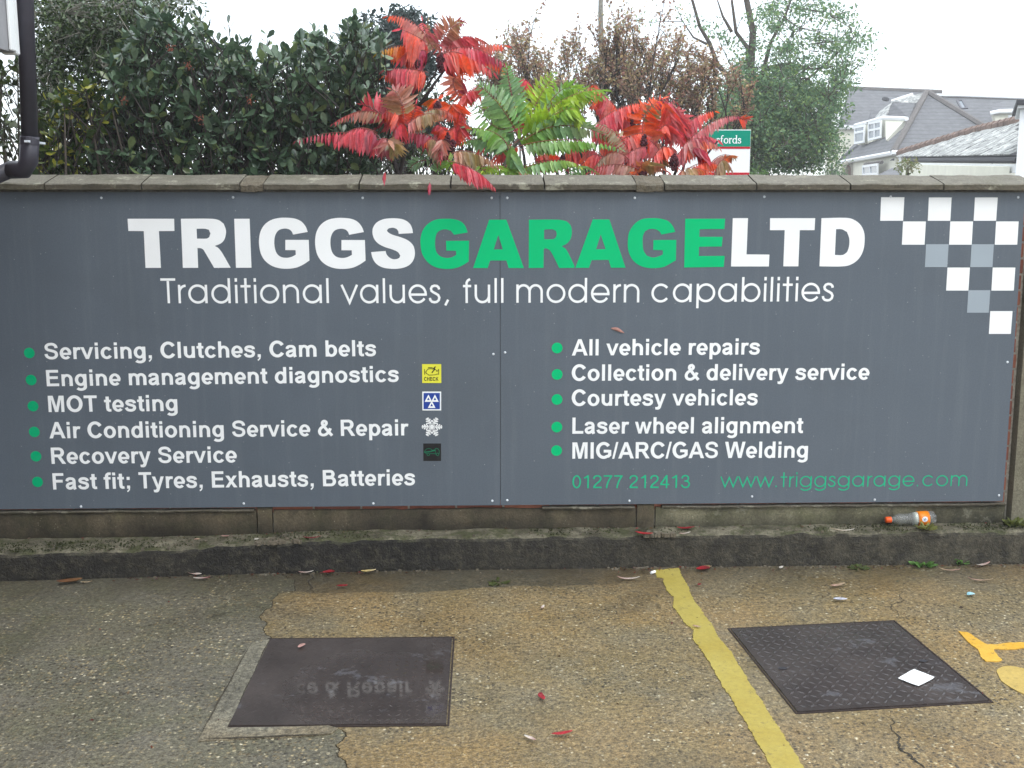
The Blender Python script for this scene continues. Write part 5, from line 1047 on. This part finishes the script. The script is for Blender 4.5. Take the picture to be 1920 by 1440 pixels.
# ================================================================== FALLEN LEAVES AND LITTER
lr = random.Random(404)
def curled(name, px, py, L, W, ang, cols, label, cat='leaf', z=None, on='ground', curl=.25, group='fallen leaves and scraps'):
    L *= 1.12; W *= 1.35
    if on == 'ground': c = G(px, py, .006)
    elif on == 'kerb': c = G(px, py, .16); zz = ktz(c[0])+.006; c = G(px, py, zz)
    else: c = G(px, py, z)
    d = np.array([math.cos(ang), math.sin(ang), 0]); s = np.array([-math.sin(ang), math.cos(ang), 0]); n = 6; V = []; F = []; C = []
    ph = lr.uniform(-1, 1)
    for i in range(n+1):
        t = i/n; w = W*math.sin(math.pi*(.06+.88*t))**.8; mid = c+d*(t-.5)*L+s*math.sin(t*2.6+ph)*W*.35; lift = curl*L*(abs(t-.5)*2)**2*.5+.001
        col = np.array(cols[0])*(1-t)+np.array(cols[-1])*t
        for k, h in ((-1, .28*w), (0, 0), (1, .28*w)): V.append(mid+s*w*.5*k+np.array([0, 0, lift+h+lr.uniform(0, .0012)])); C.append(col*lr.uniform(.8, 1.15))
    for i in range(n):
        for k in range(2): a = i*3+k; F.append((a, a+1, a+4, a+3))
    o = mesh(name, V, F, MAT['dead'], None, True, cols=C); sol = o.modifiers.new('thickness', 'SOLIDIFY'); sol.thickness = .0006
    tag(o, label, cat, group); return o
R_, RD, PK, TN, WH = (.42,.02,.03), (.20,.012,.02), (.48,.28,.24), (.42,.32,.2), (.66,.62,.55)
for a in [
 ('fallen_leaf',1017,1309,.047,.017,1.45,(R_,RD),'dark red leaf standing upright on the brown concrete below centre'),
 ('fallen_leaf',1054,1379,.062,.014,.12,(R_,R_),'bright red leaf lying flat near the bottom of the yard'),
 ('fallen_leaf',993,1387,.042,.011,-.6,(WH,PK),'small pale curled leaf left of the bright red leaf'),
 ('fallen_leaf',1018,1140,.034,.010,1.0,(PK,WH),'pale pink leaf alone on the brown concrete near the kerb'),
 ('fallen_leaf',1306,1177,.030,.010,-.4,(PK,TN),'tiny faded leaf on the yellow line'),
 ('fallen_leaf',566,1214,.032,.018,.5,(PK,PK),'torn pinkish scrap on the far edge of the left cover'),
 ('fallen_leaf',130,1094,.095,.030,.15,((.17,.07,.03),(.24,.12,.045)),'large orange brown leaf at the kerb foot far left'),
 ('fallen_leaf',162,1093,.045,.007,.0,(TN,TN),'thin straw coloured leaf stalk beside the orange brown leaf'),
 ('fallen_leaf',365,1079,.060,.016,-.3,(PK,WH),'pale pink leaf against the kerb, upper of a pair'),
 ('fallen_leaf',378,1087,.065,.014,.15,(WH,RD),'half white half red leaf on the ground below the pale pink one'),
 ('fallen_leaf',574,1075,.060,.009,.2,(PK,WH),'thin whitish leaf left of the red leaf at the kerb'),
 ('fallen_leaf',616,1076,.048,.024,.0,(R_,RD),'folded red leaf pressed against the kerb left of centre'),
 ('fallen_leaf',691,1073,.060,.017,.0,((.66,.5,.16),(.6,.5,.3)),'creamy yellow leaf at the foot of the kerb'),
 ('fallen_leaf',641,1101,.044,.015,.05,(RD,R_),'dull red leaf lying in the smooth gutter strip'),
 ('fallen_leaf',1178,1087,.090,.011,-.15,(PK,WH),'long pale leaf in the gutter left of the yellow line'),
 ('fallen_leaf',1318,1070,.055,.032,-.2,(R_,RD),'crumpled red leaf just right of the yellow line end'),
 ('fallen_leaf',1331,1066,.035,.026,1.2,((.2,.12,.06),(.24,.16,.08)),'small brown upright leaf beside the crumpled red leaf'),
 ('fallen_leaf',1312,1098,.020,.012,.3,(RD,RD),'tiny dark red leaf fragment below the crumpled red leaf'),
 ('fallen_leaf',1466,1066,.036,.012,.9,(WH,WH),'small white petal like leaf at the kerb foot'),
 ('fallen_leaf',1572,1100,.072,.015,.5,(PK,TN),'twisted pinkish leaf on the concrete below the weeds'),
 ('fallen_leaf',1780,1071,.085,.008,-.25,(TN,PK),'thin brown stalk lying between the two weeds'),
 ('fallen_leaf',1838,1090,.095,.008,-.2,(PK,TN),'long thin reddish stalk on the ground at the right'),
 ('fallen_leaf',1844,1061,.080,.013,.35,(WH,PK),'whitish strip of leaf by the kerb at the right end'),
 ('fallen_leaf',1880,1051,.095,.020,-.1,(RD,PK),'dark pink leaf at the kerb near the right edge'),
 ('fallen_leaf',1562,1053,.018,.010,0,(R_,RD),'speck of red leaf at the kerb foot below the bottle'),
]: curled(*a)
for a in [
 ('fallen_leaf',1207,1003,.075,.017,-.5,(R_,(.5,.05,.05)),'twisted red leaf on the kerb top by the mortar joint'),
 ('fallen_leaf',1286,993,.075,.016,.05,(R_,RD),'flat red leaf on the kerb top right of the twisted one'),
 ('fallen_leaf',1284,1002,.055,.009,.3,(PK,WH),'thin curled pink leaf just in front of the flat red leaf'),
 ('fallen_leaf',1580,997,.095,.012,-.15,(TN,WH),'long dry beige leaf lying on the kerb top left of the bottle'),
 ('fallen_leaf',585,1010,.075,.009,.0,(RD,RD),'thin maroon leaf on the kerb top'),
 ('fallen_leaf',422,1007,.036,.010,-.2,(PK,PK),'small pink leaf on the mossy kerb top'),
 ('fallen_leaf',370,1013,.025,.012,.3,(PK,TN),'small salmon leaf at the front of the mossy kerb top'),
 ('fallen_leaf',482,1013,.018,.014,.8,(WH,WH),'tiny white chip on the kerb top'),
]: curled(*a, on='kerb')
# leaf stuck on the sign
c = P(1158, 620, -.003); V = []; F = []; C = []
for i in range(7):
    t = i/6; w = .017*math.sin(math.pi*(.05+.9*t)); x = c[0]+(t-.5)*.062; z = c[2]-(t-.5)*.022+.006*math.sin(t*3.1)
    for k, dpt in ((-1, .003), (0, .006), (1, .002)): V.append((x, -.0015-dpt*math.sin(math.pi*t)-.001, z+k*w/2)); C.append(np.array((.42,.21,.17))*(1.15 if k == 0 else .8))
for i in range(6):
    for k in range(2): a = i*3+k; F.append((a, a+1, a+4, a+3))
o = mesh('stuck_leaf', V, F, MAT['dead'], None, True, cols=C); tag(o, 'small dry pinkish leaf stuck flat to the sign above the right hand list', 'leaf')
o = curled('foil_scrap', 1576, 1127, .052, .020, .1, ((.5,.52,.62),(.62,.62,.68)), 'pale lilac paper scrap on the concrete above the right cover', 'litter')
o = curled('sweet_wrapper', 1821, 1118, .034, .024, 0, ((.30,.62,.72),(.45,.7,.78)), 'light blue scrap of wrapper on the ground at the right', 'litter')
cg = G(1224, 1073, .008); o = MB().tube([cg+np.array([-.010, -.008, 0]), cg+np.array([.012, .010, 0])], .0065, 12).build('cigarette_end', MAT['white']); tag(o, 'short white cigarette end at the top of the yellow line', 'litter')

# weeds
def weed(px, py, r, n, seed, label, col=(.16,.32,.08), zf=0, flat=.3, cat='weed'):
    rr = random.Random(seed); c = Vector(G(px, py, zf)); B = Leaves()
    for k in range(n):
        a = rr.uniform(0, 6.28); d = Vector((math.cos(a), math.sin(a), rr.uniform(flat*.3, flat*2.2))).normalized(); L = r*rr.uniform(.5, 1.1); b = c+Vector((math.cos(a), math.sin(a), 0))*rr.uniform(0, r*.3)+Vector((0, 0, .003))
        B.put(OBO, b, d, frame_of(d, rr), L, L*rr.uniform(.28, .45), jcol(rr, [col], .3))
    o = B.build('weed', MAT['fleaf'], None); tag(o, label, cat, 'small weeds along the kerb'); return o
weed(1731, 1060, .058, 60, 1, 'leafy green weed at the kerb foot, left of the two brightest')
weed(1800, 1056, .052, 50, 2, 'leafy green weed at the kerb foot, nearer the right edge')
weed(1609, 1065, .050, 30, 3, 'flat sparse olive weed in the kerb joint', (.10,.13,.04), flat=.08)
weed(1736, 993, .045, 40, 4, 'yellowish tuft growing on the kerb top in front of the bottle', (.22,.23,.06), zf=.165, flat=.3)
weed(1905, 986, .055, 60, 5, 'mossy green tuft at the foot of the concrete post', (.12,.14,.03), zf=.165, flat=.4)
weed(935, 1093, .045, 18, 6, 'thin green strands in the gutter crack near the middle', (.09,.11,.03), flat=.05)
weed(1703, 323, .05, 3, 7, 'x') if False else None

# ================================================================== BOTTLE
MAT['pet'] = NT('clear_plastic').set(color=(.93,.96,.94), rough=.08, trans=.88, ior=1.3, spec=.9).m
MAT['orange'] = plain('orange_label', (.75,.20,.008), .4, .06, 20); MAT['cap'] = plain('orange_cap', (.78,.10,.01), .4, .05, 20); MAT['cream_label'] = plain('label_back', (.62,.66,.58), .5, .08, 30)
b0 = G(1667, 977, .19); b1 = G(1751, 978, .19); zk = ktz(b0[0])+.003
yb_ = -.005; A_ = Vector((float(P(1660, 977, yb_)[0]), yb_, zk+.026)); E_ = Vector((float(P(1753, 978, yb_+.004)[0]), yb_+.004, zk+.034)); ax = (E_-A_); LB = ax.length; ax.normalize()
bt = empty('plastic_bottle', tuple(A_), label='empty clear plastic drink bottle with orange cap and label lying on the kerb', cat='bottle')
s1 = ax.cross(Vector((0,0,1))).normalized(); s2 = s1.cross(ax)
def revolve(name, prof, mat, n=22, crumple=0, lobes=0, parent=bt):
    V = []; F = []; k = len(prof)
    for t, r in prof:
        for j in range(n):
            a = 2*math.pi*j/n; rr_ = r*(1+crumple*fbm(t*30, math.cos(a)*1.6, math.sin(a)*1.6, 3))
            if lobes and t > .90: rr_ *= 1-.22*(t-.90)/.10*(1+math.cos(5*a))
            V.append(A_+ax*(t*LB)+(s1*math.cos(a)+s2*math.sin(a))*rr_)
    for i in range(k-1):
        for j in range(n): F.append((i*n+j, i*n+(j+1) % n, (i+1)*n+(j+1) % n, (i+1)*n+j))
    if prof[0][1] > 0: F.append(tuple(range(n))[::-1])
    if prof[-1][1] > 0: F.append(tuple(range((k-1)*n, k*n)))
    o = MB().add(V, F).build(name, mat, parent, smooth=True); return o
revolve('cap', [(0, .012), (.012, .0145), (.10, .0148), (.115, .0140)], MAT['cap'])
revolve('neck_ring', [(.117, .0155), (.128, .0155)], MAT['pet'])
revolve('body', [(.125, .012), (.15, .0135), (.20, .021), (.26, .027), (.32, .028), (.38, .0245), (.43, .025), (.50, .030), (.58, .0325), (.64, .033), (.80, .033), (.87, .0335), (.93, .033), (.97, .030), (1.0, .022)], MAT['pet'], 30, .09, 1)
revolve('label_inside', [(.565, .0312), (.625, .0318)], MAT['cream_label'], 24)
revolve('label', [(.628, .0345), (.70, .0350), (.845, .0347)], MAT['orange'], 30, .03)
cc = A_+ax*(LB*.735)-Vector((0, 1, 0))*.0362+Vector((0, 0, .006)); m = MB(); m.disc(tuple(cc), .0135, 20).build('label_roundel', MAT['white'], bt)
m = MB()
for a_, b_ in (((-.006,.004),(-.002,-.005)), ((-.002,-.005),(.002,.004)), ((.002,.004),(.006,-.004)), ((-.007,-.007),(.006,-.009))):
    m.tube([cc+Vector((a_[0], -.0004, a_[1])), cc+Vector((b_[0], -.0004, b_[1]))], .0009, 4)
m.build('roundel_mark', MAT['blue'], bt)
0 and revolve('liquid', [(.18, .010), (.26, .018), (.34, .017)], plain('dregs', (.55,.6,.3), .2, .1, 10), 12)

# ================================================================== CREAM HOUSE WITH HIPPED ROOFS
hs = empty('cream_house', tuple(D(1700, 345, 50)*[1,1,0]), label='large cream rendered house with steep grey hipped roofs and dormer windows', cat='house')
V3 = lambda px, py, d: Vector(D(px, py, d))
def roofpoly(name, pts, mat='tiles', t=.12, parent=hs, flip=False):
    v = [V3(*p) for p in pts]; n = (v[1]-v[0]).cross(v[2]-v[0]).normalized()
    if n.dot(Vector(CAM)-v[0]) < 0: n = -n
    return MB().slab(v, n, t).build(name, MAT[mat], parent)
def bar(name, pts, r, mat, parent=hs, n=6): return MB().tube([V3(*p) for p in pts], r, n).build(name, MAT[mat], parent)
def wallpoly(name, pts, mat='cream', t=.25, parent=hs): return roofpoly(name, pts, mat, t, parent)
def downto(p, z=-.014): q = V3(*p); return (q, Vector((q.x, q.y, z)))
def curtain(name, pa_, pb_, mat='cream', parent=hs, t=.25, z=-.014, za=None):
    """upright wall hanging from the line pa-pb down to the ground"""
    a, a2 = downto(pa_, z); b, b2 = downto(pb_, z); n = (b-a).cross(Vector((0,0,1))).normalized()
    if n.dot(Vector(CAM)-a) < 0: n = -n
    return MB().slab([a, b, b2, a2], n, t).build(name, MAT[mat], parent)
# rear block
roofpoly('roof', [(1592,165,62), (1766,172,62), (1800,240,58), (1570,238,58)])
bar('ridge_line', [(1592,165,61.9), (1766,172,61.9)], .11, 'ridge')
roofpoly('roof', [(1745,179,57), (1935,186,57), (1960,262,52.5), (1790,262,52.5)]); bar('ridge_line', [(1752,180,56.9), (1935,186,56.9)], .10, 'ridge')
bar('flashing', [(1748,178.2,56.8), (1800,178.9,56.8), (1935,184,56.8)], .07, 'upvc')
curtain('wall', (1560,240,58.2), (1640,238,58.2)); bar('gutter', [(1568,239,57.6), (1622,240,57.6)], .10, 'upvc')
curtain('wall', (1552,262,60), (1600,262,60))
# front pyramid
A3, B3, C3, E3 = (1738,172,51), (1675,284,45), (1935,292,45), (1574,303,55)
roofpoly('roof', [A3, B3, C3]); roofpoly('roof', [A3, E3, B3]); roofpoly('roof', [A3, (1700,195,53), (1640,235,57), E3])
for a, b in ((A3, B3), (A3, C3)): bar('hip_line', [(a[0], a[1], a[2]-.12), (b[0], b[1], b[2]-.12)], .13, 'ridge')
bar('gutter', [(1672,286,44.8), (1935,294,44.8)], .10, 'upvc'); bar('gutter', [(1573,305,54.8), (1676,287,44.8)], .10, 'upvc')
curtain('wall', (1680,289,45.4), (1930,296,45.4)); curtain('wall', (1580,306,54.6), (1680,289,45.45))
bar('downpipe', [(1687,290,45), (1687,345,45)], .05, 'upvc')
bar('lead_flashing', [(1672,191,51.2), (1712,178,51)], .10, 'upvc'); roofpoly('roof_slope', [(1668,191,50.8), (1712,179,50.8), (1733,173,50.8), (1718,193,50.2)], 'slate', .05)
# dormer pair
roofpoly('dormer_roof', [(1673,192,50.6), (1716,194,49.2), (1704,222,47.8), (1660,220,50.2)]); roofpoly('dormer_roof', [(1672,192,50.7), (1660,219,50.0), (1638,224,51.2), (1650,208,51.8)], 'slate', .06)
roofpoly('dormer_roof', [(1633,208,52.6), (1650,209,52), (1636,226,51.6), (1625,230,52)]);
bar('dormer_gutter', [(1603,236,53.6), (1630,229,52), (1658,221,50), (1700,223,47.6)], .10, 'upvc')
wallpoly('dormer_cheek', [(1660,224,49.9), (1696,226,47.8), (1662,262,48.2), (1660,266,49.9)])
wallpoly('dormer_front', [(1607,238,53.3), (1629,233,52), (1627,269,52), (1608,272,53.3)]); wallpoly('dormer_front', [(1632,230,51.6), (1660,224,49.9), (1659,260,49.9), (1633,266,51.6)])
wallpoly('dormer_cheek', [(1628,232,51.9), (1633,231,51.7), (1633,266,51.7), (1627,268,51.9)], 'cream')
def far_window(q, nx, ny, d_, frame='upvc', parent=hs, th=.06):
    """q: four corners (px,py,dist) clockwise from top left; frame, mullions and panes"""
    a, b, c_, d = [V3(*p) for p in q]; n = (b-a).cross(c_-a).normalized()
    if n.dot(Vector(CAM)-a) < 0: n = -n
    L = lambda u, v: (a*(1-u)+b*u)*(1-v)+(d*(1-u)+c_*u)*v
    m = MB(); fw, fh = .10/(b-a).length, .10/(d-a).length
    def strip(u0, u1, v0, v1): m.slab([L(u0,v0)+n*(d_+th), L(u1,v0)+n*(d_+th), L(u1,v1)+n*(d_+th), L(u0,v1)+n*(d_+th)], n, th)
    strip(0, 1, 0, fh); strip(0, 1, 1-fh, 1); strip(0, fw, fh, 1-fh); strip(1-fw, 1, fh, 1-fh)
    for i in range(1, nx): strip(i/nx-fw/2, i/nx+fw/2, fh, 1-fh)
    for v in ny: 
        for i in range(nx): strip(i/nx+(fw/2 if i else fw), (i+1)/nx-(fw/2 if i < nx-1 else fw), v-fh/2, v+fh/2)
    w = m.build('window', MAT[frame], parent)
    vs = [0]+list(ny)+[1]
    for i in range(nx):
        for v0, v1 in zip(vs, vs[1:]):
            MB().slab([L(i/nx+fw*.3, v0+fh*.3)+n*(d_+.02), L((i+1)/nx-fw*.3, v0+fh*.3)+n*(d_+.02), L((i+1)/nx-fw*.3, v1-fh*.3)+n*(d_+.02), L(i/nx+fw*.3, v1-fh*.3)+n*(d_+.02)], n, .015).build('pane', MAT['glass'], w)
far_window([(1608,238,53.1), (1628,234,51.9), (1626,268,51.9), (1608,271,53.1)], 1, [.36], .12)
far_window([(1634,230,51.3), (1659,225.5,49.8), (1658,259,49.8), (1634,264.5,51.3)], 2, [.45], .12)
# round headed porch, ground floor window, lamp, rooflight, right dormer
m = MB(); cx, cyy, dd_ = 1591, 318, 52.6
arcp = [(cx+8.5*math.cos(a), cyy-13*math.sin(a)) for a in np.linspace(0, math.pi, 12)]
for a, b in zip(arcp, arcp[1:]): m.tube([V3(*a, dd_), V3(*b, dd_)], .10, 6)
m.tube([V3(cx+8.5, cyy, dd_), V3(cx+8.5, 345, dd_)], .10, 6); m.tube([V3(cx-8.5, cyy, dd_), V3(cx-8.5, 345, dd_)], .10, 6); m.build('porch_arch', MAT['joint'], hs)
MB().slab([V3(p[0], p[1], dd_+.12) for p in arcp]+[V3(cx-8.5, 345, dd_+.12), V3(cx+8.5, 345, dd_+.12)], Vector((0,-1,0)), .05).build('porch_door', plain('brown_door', (.20,.10,.06), .6), hs)
far_window([(1624,310,49.3), (1653,306,46.6), (1653,328,46.6), (1624,330,49.3)], 2, [], .12)
bar('lintel', [(1622,308,49.2), (1654,304,46.4)], .07, 'ridge')
MB().slab([V3(1672,299,45.0), V3(1677,297,44.9), V3(1677,301,44.9), V3(1670,301,45.0)], Vector((0,-1,0)), .12).build('wall_lamp', MAT['dark'], hs)
far_window([(1791,195,54.6), (1805,194,54.6), (1814,210,53.7), (1800,211,53.7)], 1, [], .15, frame='pipe')
wallpoly('dormer_front', [(1863,211,49.5), (1930,208,49.5), (1930,262,49.5), (1874,262,49.5)]); roofpoly('dormer_roof', [(1858,208,49.3), (1935,205,49.3), (1935,186,52.5), (1884,189,52.5), (1864,196,51)]); bar('dormer_gutter', [(1857,213,49.2), (1875,209,49.0), (1935,208,49.0)], .10, 'upvc')
far_window([(1888,217,49.3), (1918,217,49.3), (1918,245,49.3), (1888,245,49.3)], 2, [.35], .10)
bar('vent_pipe', [(1660,188,50.4), (1661,184,50.4)], .16, 'dark')

# ------------------------------------------------------------------ outbuilding with a lichened slate roof
ob = empty('slate_outbuilding', tuple(D(1830, 345, 26)*[1,1,0]), label='low outbuilding with pale lichen covered slates and a terracotta ridge', cat='building')
a_, b_, c_, d_, e_ = (1703,328,34), (1828,248,29.5), (1915,229,26.3), (1907,290,20.4), (1722,332,31.5)
va, vb, vc, vd, ve = [V3(*p) for p in (a_, b_, c_, d_, e_)]
n = (vc-vb).cross(vd-vb).normalized(); n = n if n.dot(Vector(CAM)-vb) > 0 else -n
proj = lambda v: v-n*((v-vb).dot(n))
va, ve = proj(va), proj(ve)
MB().slab([va, vb, vc, vd, ve], n, .08).build('roof_deck', MAT['dark'], ob)
ex = (ve-vd).normalized(); ey = n.cross(ex); ey = ey if ey.z > 0 else -ey
poly = [((v-vd).dot(ex), (v-vd).dot(ey)) for v in (va, vb, vc, vd, ve)]
us = [p[0] for p in poly]; vs = [p[1] for p in poly]; sl_w, sl_h = .42, .30; rr = random.Random(8); sl0 = []
for k in range(3):
    o = MB().box((-.5, -.55, 0), (.5, .5, 1)).build('slate', MAT['slate'], None); sl0.append(o.data); bpy.data.objects.remove(o)
cnt = []
j = 0; v = min(vs)
while v < max(vs):
    u = min(us)-(sl_w/2 if j % 2 else 0)
    while u < max(us):
        if in_poly(u+sl_w/2, v+sl_h/2, poly): cnt.append((u+sl_w/2, v+sl_h/2))
        u += sl_w
    v += sl_h; j += 1
cnt.sort(key=lambda q: q[0]); rest = MB()
Mr = Matrix((ex, ey, n)).transposed()
if Mr.determinant() < 0: Mr = Matrix((-ex, ey, n)).transposed()
for i, (u, v) in enumerate(cnt):
    p = vd+ex*u+ey*v+n*.004; t_ = rr.uniform(.016, .034)
    if i < 290:
        o = bpy.data.objects.new('slate', sl0[i % 3]); COL.objects.link(o); M = Mr.to_4x4() @ Matrix.Rotation(rr.uniform(-.03, .03), 4, 'Z') @ Matrix.Rotation(rr.uniform(.02, .07), 4, 'X') @ Matrix.Diagonal((sl_w*.97, sl_h, t_, 1))
        o.parent = ob; o.matrix_parent_inverse = Matrix.Translation(-Vector(ob.location)); o.matrix_basis = Matrix.Translation(p) @ M
    else: rest.slab([p+ex*a*sl_w*.485+ey*b*sl_h*.5+n*t_ for a, b in ((-1,-1),(1,-1),(1,1),(-1,1))], n, t_)
if rest.V: tag(rest.build('slates_beyond', MAT['slate'], ob), kind='stuff')
MAT['terra'] = plain('terracotta_ridge', (.20,.135,.105), .85, .35, 5)
def ridge_run(p, q, num):
    for i in range(num):
        a = p.lerp(q, i/num); b = p.lerp(q, (i+.96)/num); MB().tube([a+n*.05, b+n*.06], [.11, .12], 7).build('ridge_tile', MAT['terra'], ob)
ridge_run(va, vb, 14); ridge_run(vb, vc, 8)
g_ = (vd-ve); MB().tube([ve+Vector((0,-.05,-.10)), vd+Vector((0,-.05,-.10))], .06, 8).build('gutter', MAT['dark'], ob)
fd = Vector((0, 0, -.30)); MB().slab([ve+fd*.55, vd+fd*.55, vd+fd*1.1, ve+fd*1.1], Vector((0,-1,0)), .05).build('fascia', MAT['upvc'], ob)
a1 = ve+Vector((0,.25,-.2)); b1 = vd+Vector((0,.25,-.2)); MB().slab([a1, b1, Vector((b1.x, b1.y, -.014)), Vector((a1.x, a1.y, -.014))], Vector((0,-1,0)), .25).build('wall', MAT['cream'], ob)
w0 = V3(1815,316,25.0); w1 = V3(1862,306,22.6); MB().slab([w0, w1, Vector((w1.x,w1.y,1.2)), Vector((w0.x,w0.y,1.2))], Vector((0,-1,0)), .06).build('door', plain('maroon_door', (.09,.03,.035), .5), ob)
MB().slab([V3(1807,314,24.6), V3(1817,314,24.5), V3(1817,330,24.5), V3(1807,330,24.6)], Vector((0,-1,0)), .05).build('notice', MAT['upvc'], ob)
wb = empty('white_building', tuple(D(1940, 345, 19)*[1,1,0]), label='corner of a white painted building cut off by the right edge', cat='building')
def wprism(name, px, d0, d1, py0, py1, mat, out=0):
    a = V3(px-out, 200, d0); a2 = V3(px+1.5-out, 200, d1); z0 = -.014 if py0 is None else V3(px, py0, d0).z; z1 = V3(px, py1, d0).z
    MB().prism([(a.x, a.y-out*.01), (a.x+3.2, a.y-out*.01), (a2.x+3.4, a2.y), (a2.x, a2.y)], z0, z1).build(name, MAT[mat], wb)
wprism('wall', 1913, 19, 21.5, None, 204, 'upvc'); wprism('fascia', 1913, 19, 21.5, 203.5, 198, 'upvc', 10); wprism('roof', 1913, 19, 21.5, 197.5, 189, 'dark', 16)
# low lean-to roof between
roofpoly('lower_roof', [(1650,326,40), (1672,315,42), (1712,308,42), (1715,332,38), (1640,332,39)], 'tiles', .1)
px_tree('garden_shrub', 'bushy little shrub below the eaves of the cream house', 'shrub', 38, .5, ([(1700,345),(1700,315)], .05, .03), [], [(1703,311,13,5,200)], .10, [(.12,.16,.05),(.2,.19,.09)], 75, MAT['dbark'])
px_tree('garden_tree', 'loose green bush in front of the cream house wall', 'shrub', 42, 1.0, ([(1560,345),(1560,315)], .08, .05), [], [(1568,325,22,10,300)], .14, [(.09,.15,.06)], 76, MAT['dbark'])
print('OBJECTS', len(bpy.data.objects), 'TRIS', sum(len(o.data.polygons) for o in bpy.data.objects if o.type == 'MESH'))

# ------------------------------------------------------------------ damp autumn air
hz = MB().box((-155, -155, -1.4), (155, 155, 16)).build('haze', None); tag(hz, kind='stuff')
hm = bpy.data.materials.new('haze_air'); hm.use_nodes = True; hn = hm.node_tree; hn.nodes.clear()
pv = hn.nodes.new('ShaderNodeVolumePrincipled'); pv.inputs['Color'].default_value = (.97, .98, 1, 1); pv.inputs['Density'].default_value = .0032; pv.inputs['Anisotropy'].default_value = .2
ho = hn.nodes.new('ShaderNodeOutputMaterial'); hn.links.new(pv.outputs[0], ho.inputs['Volume']); hz.data.materials.clear(); hz.data.materials.append(hm)
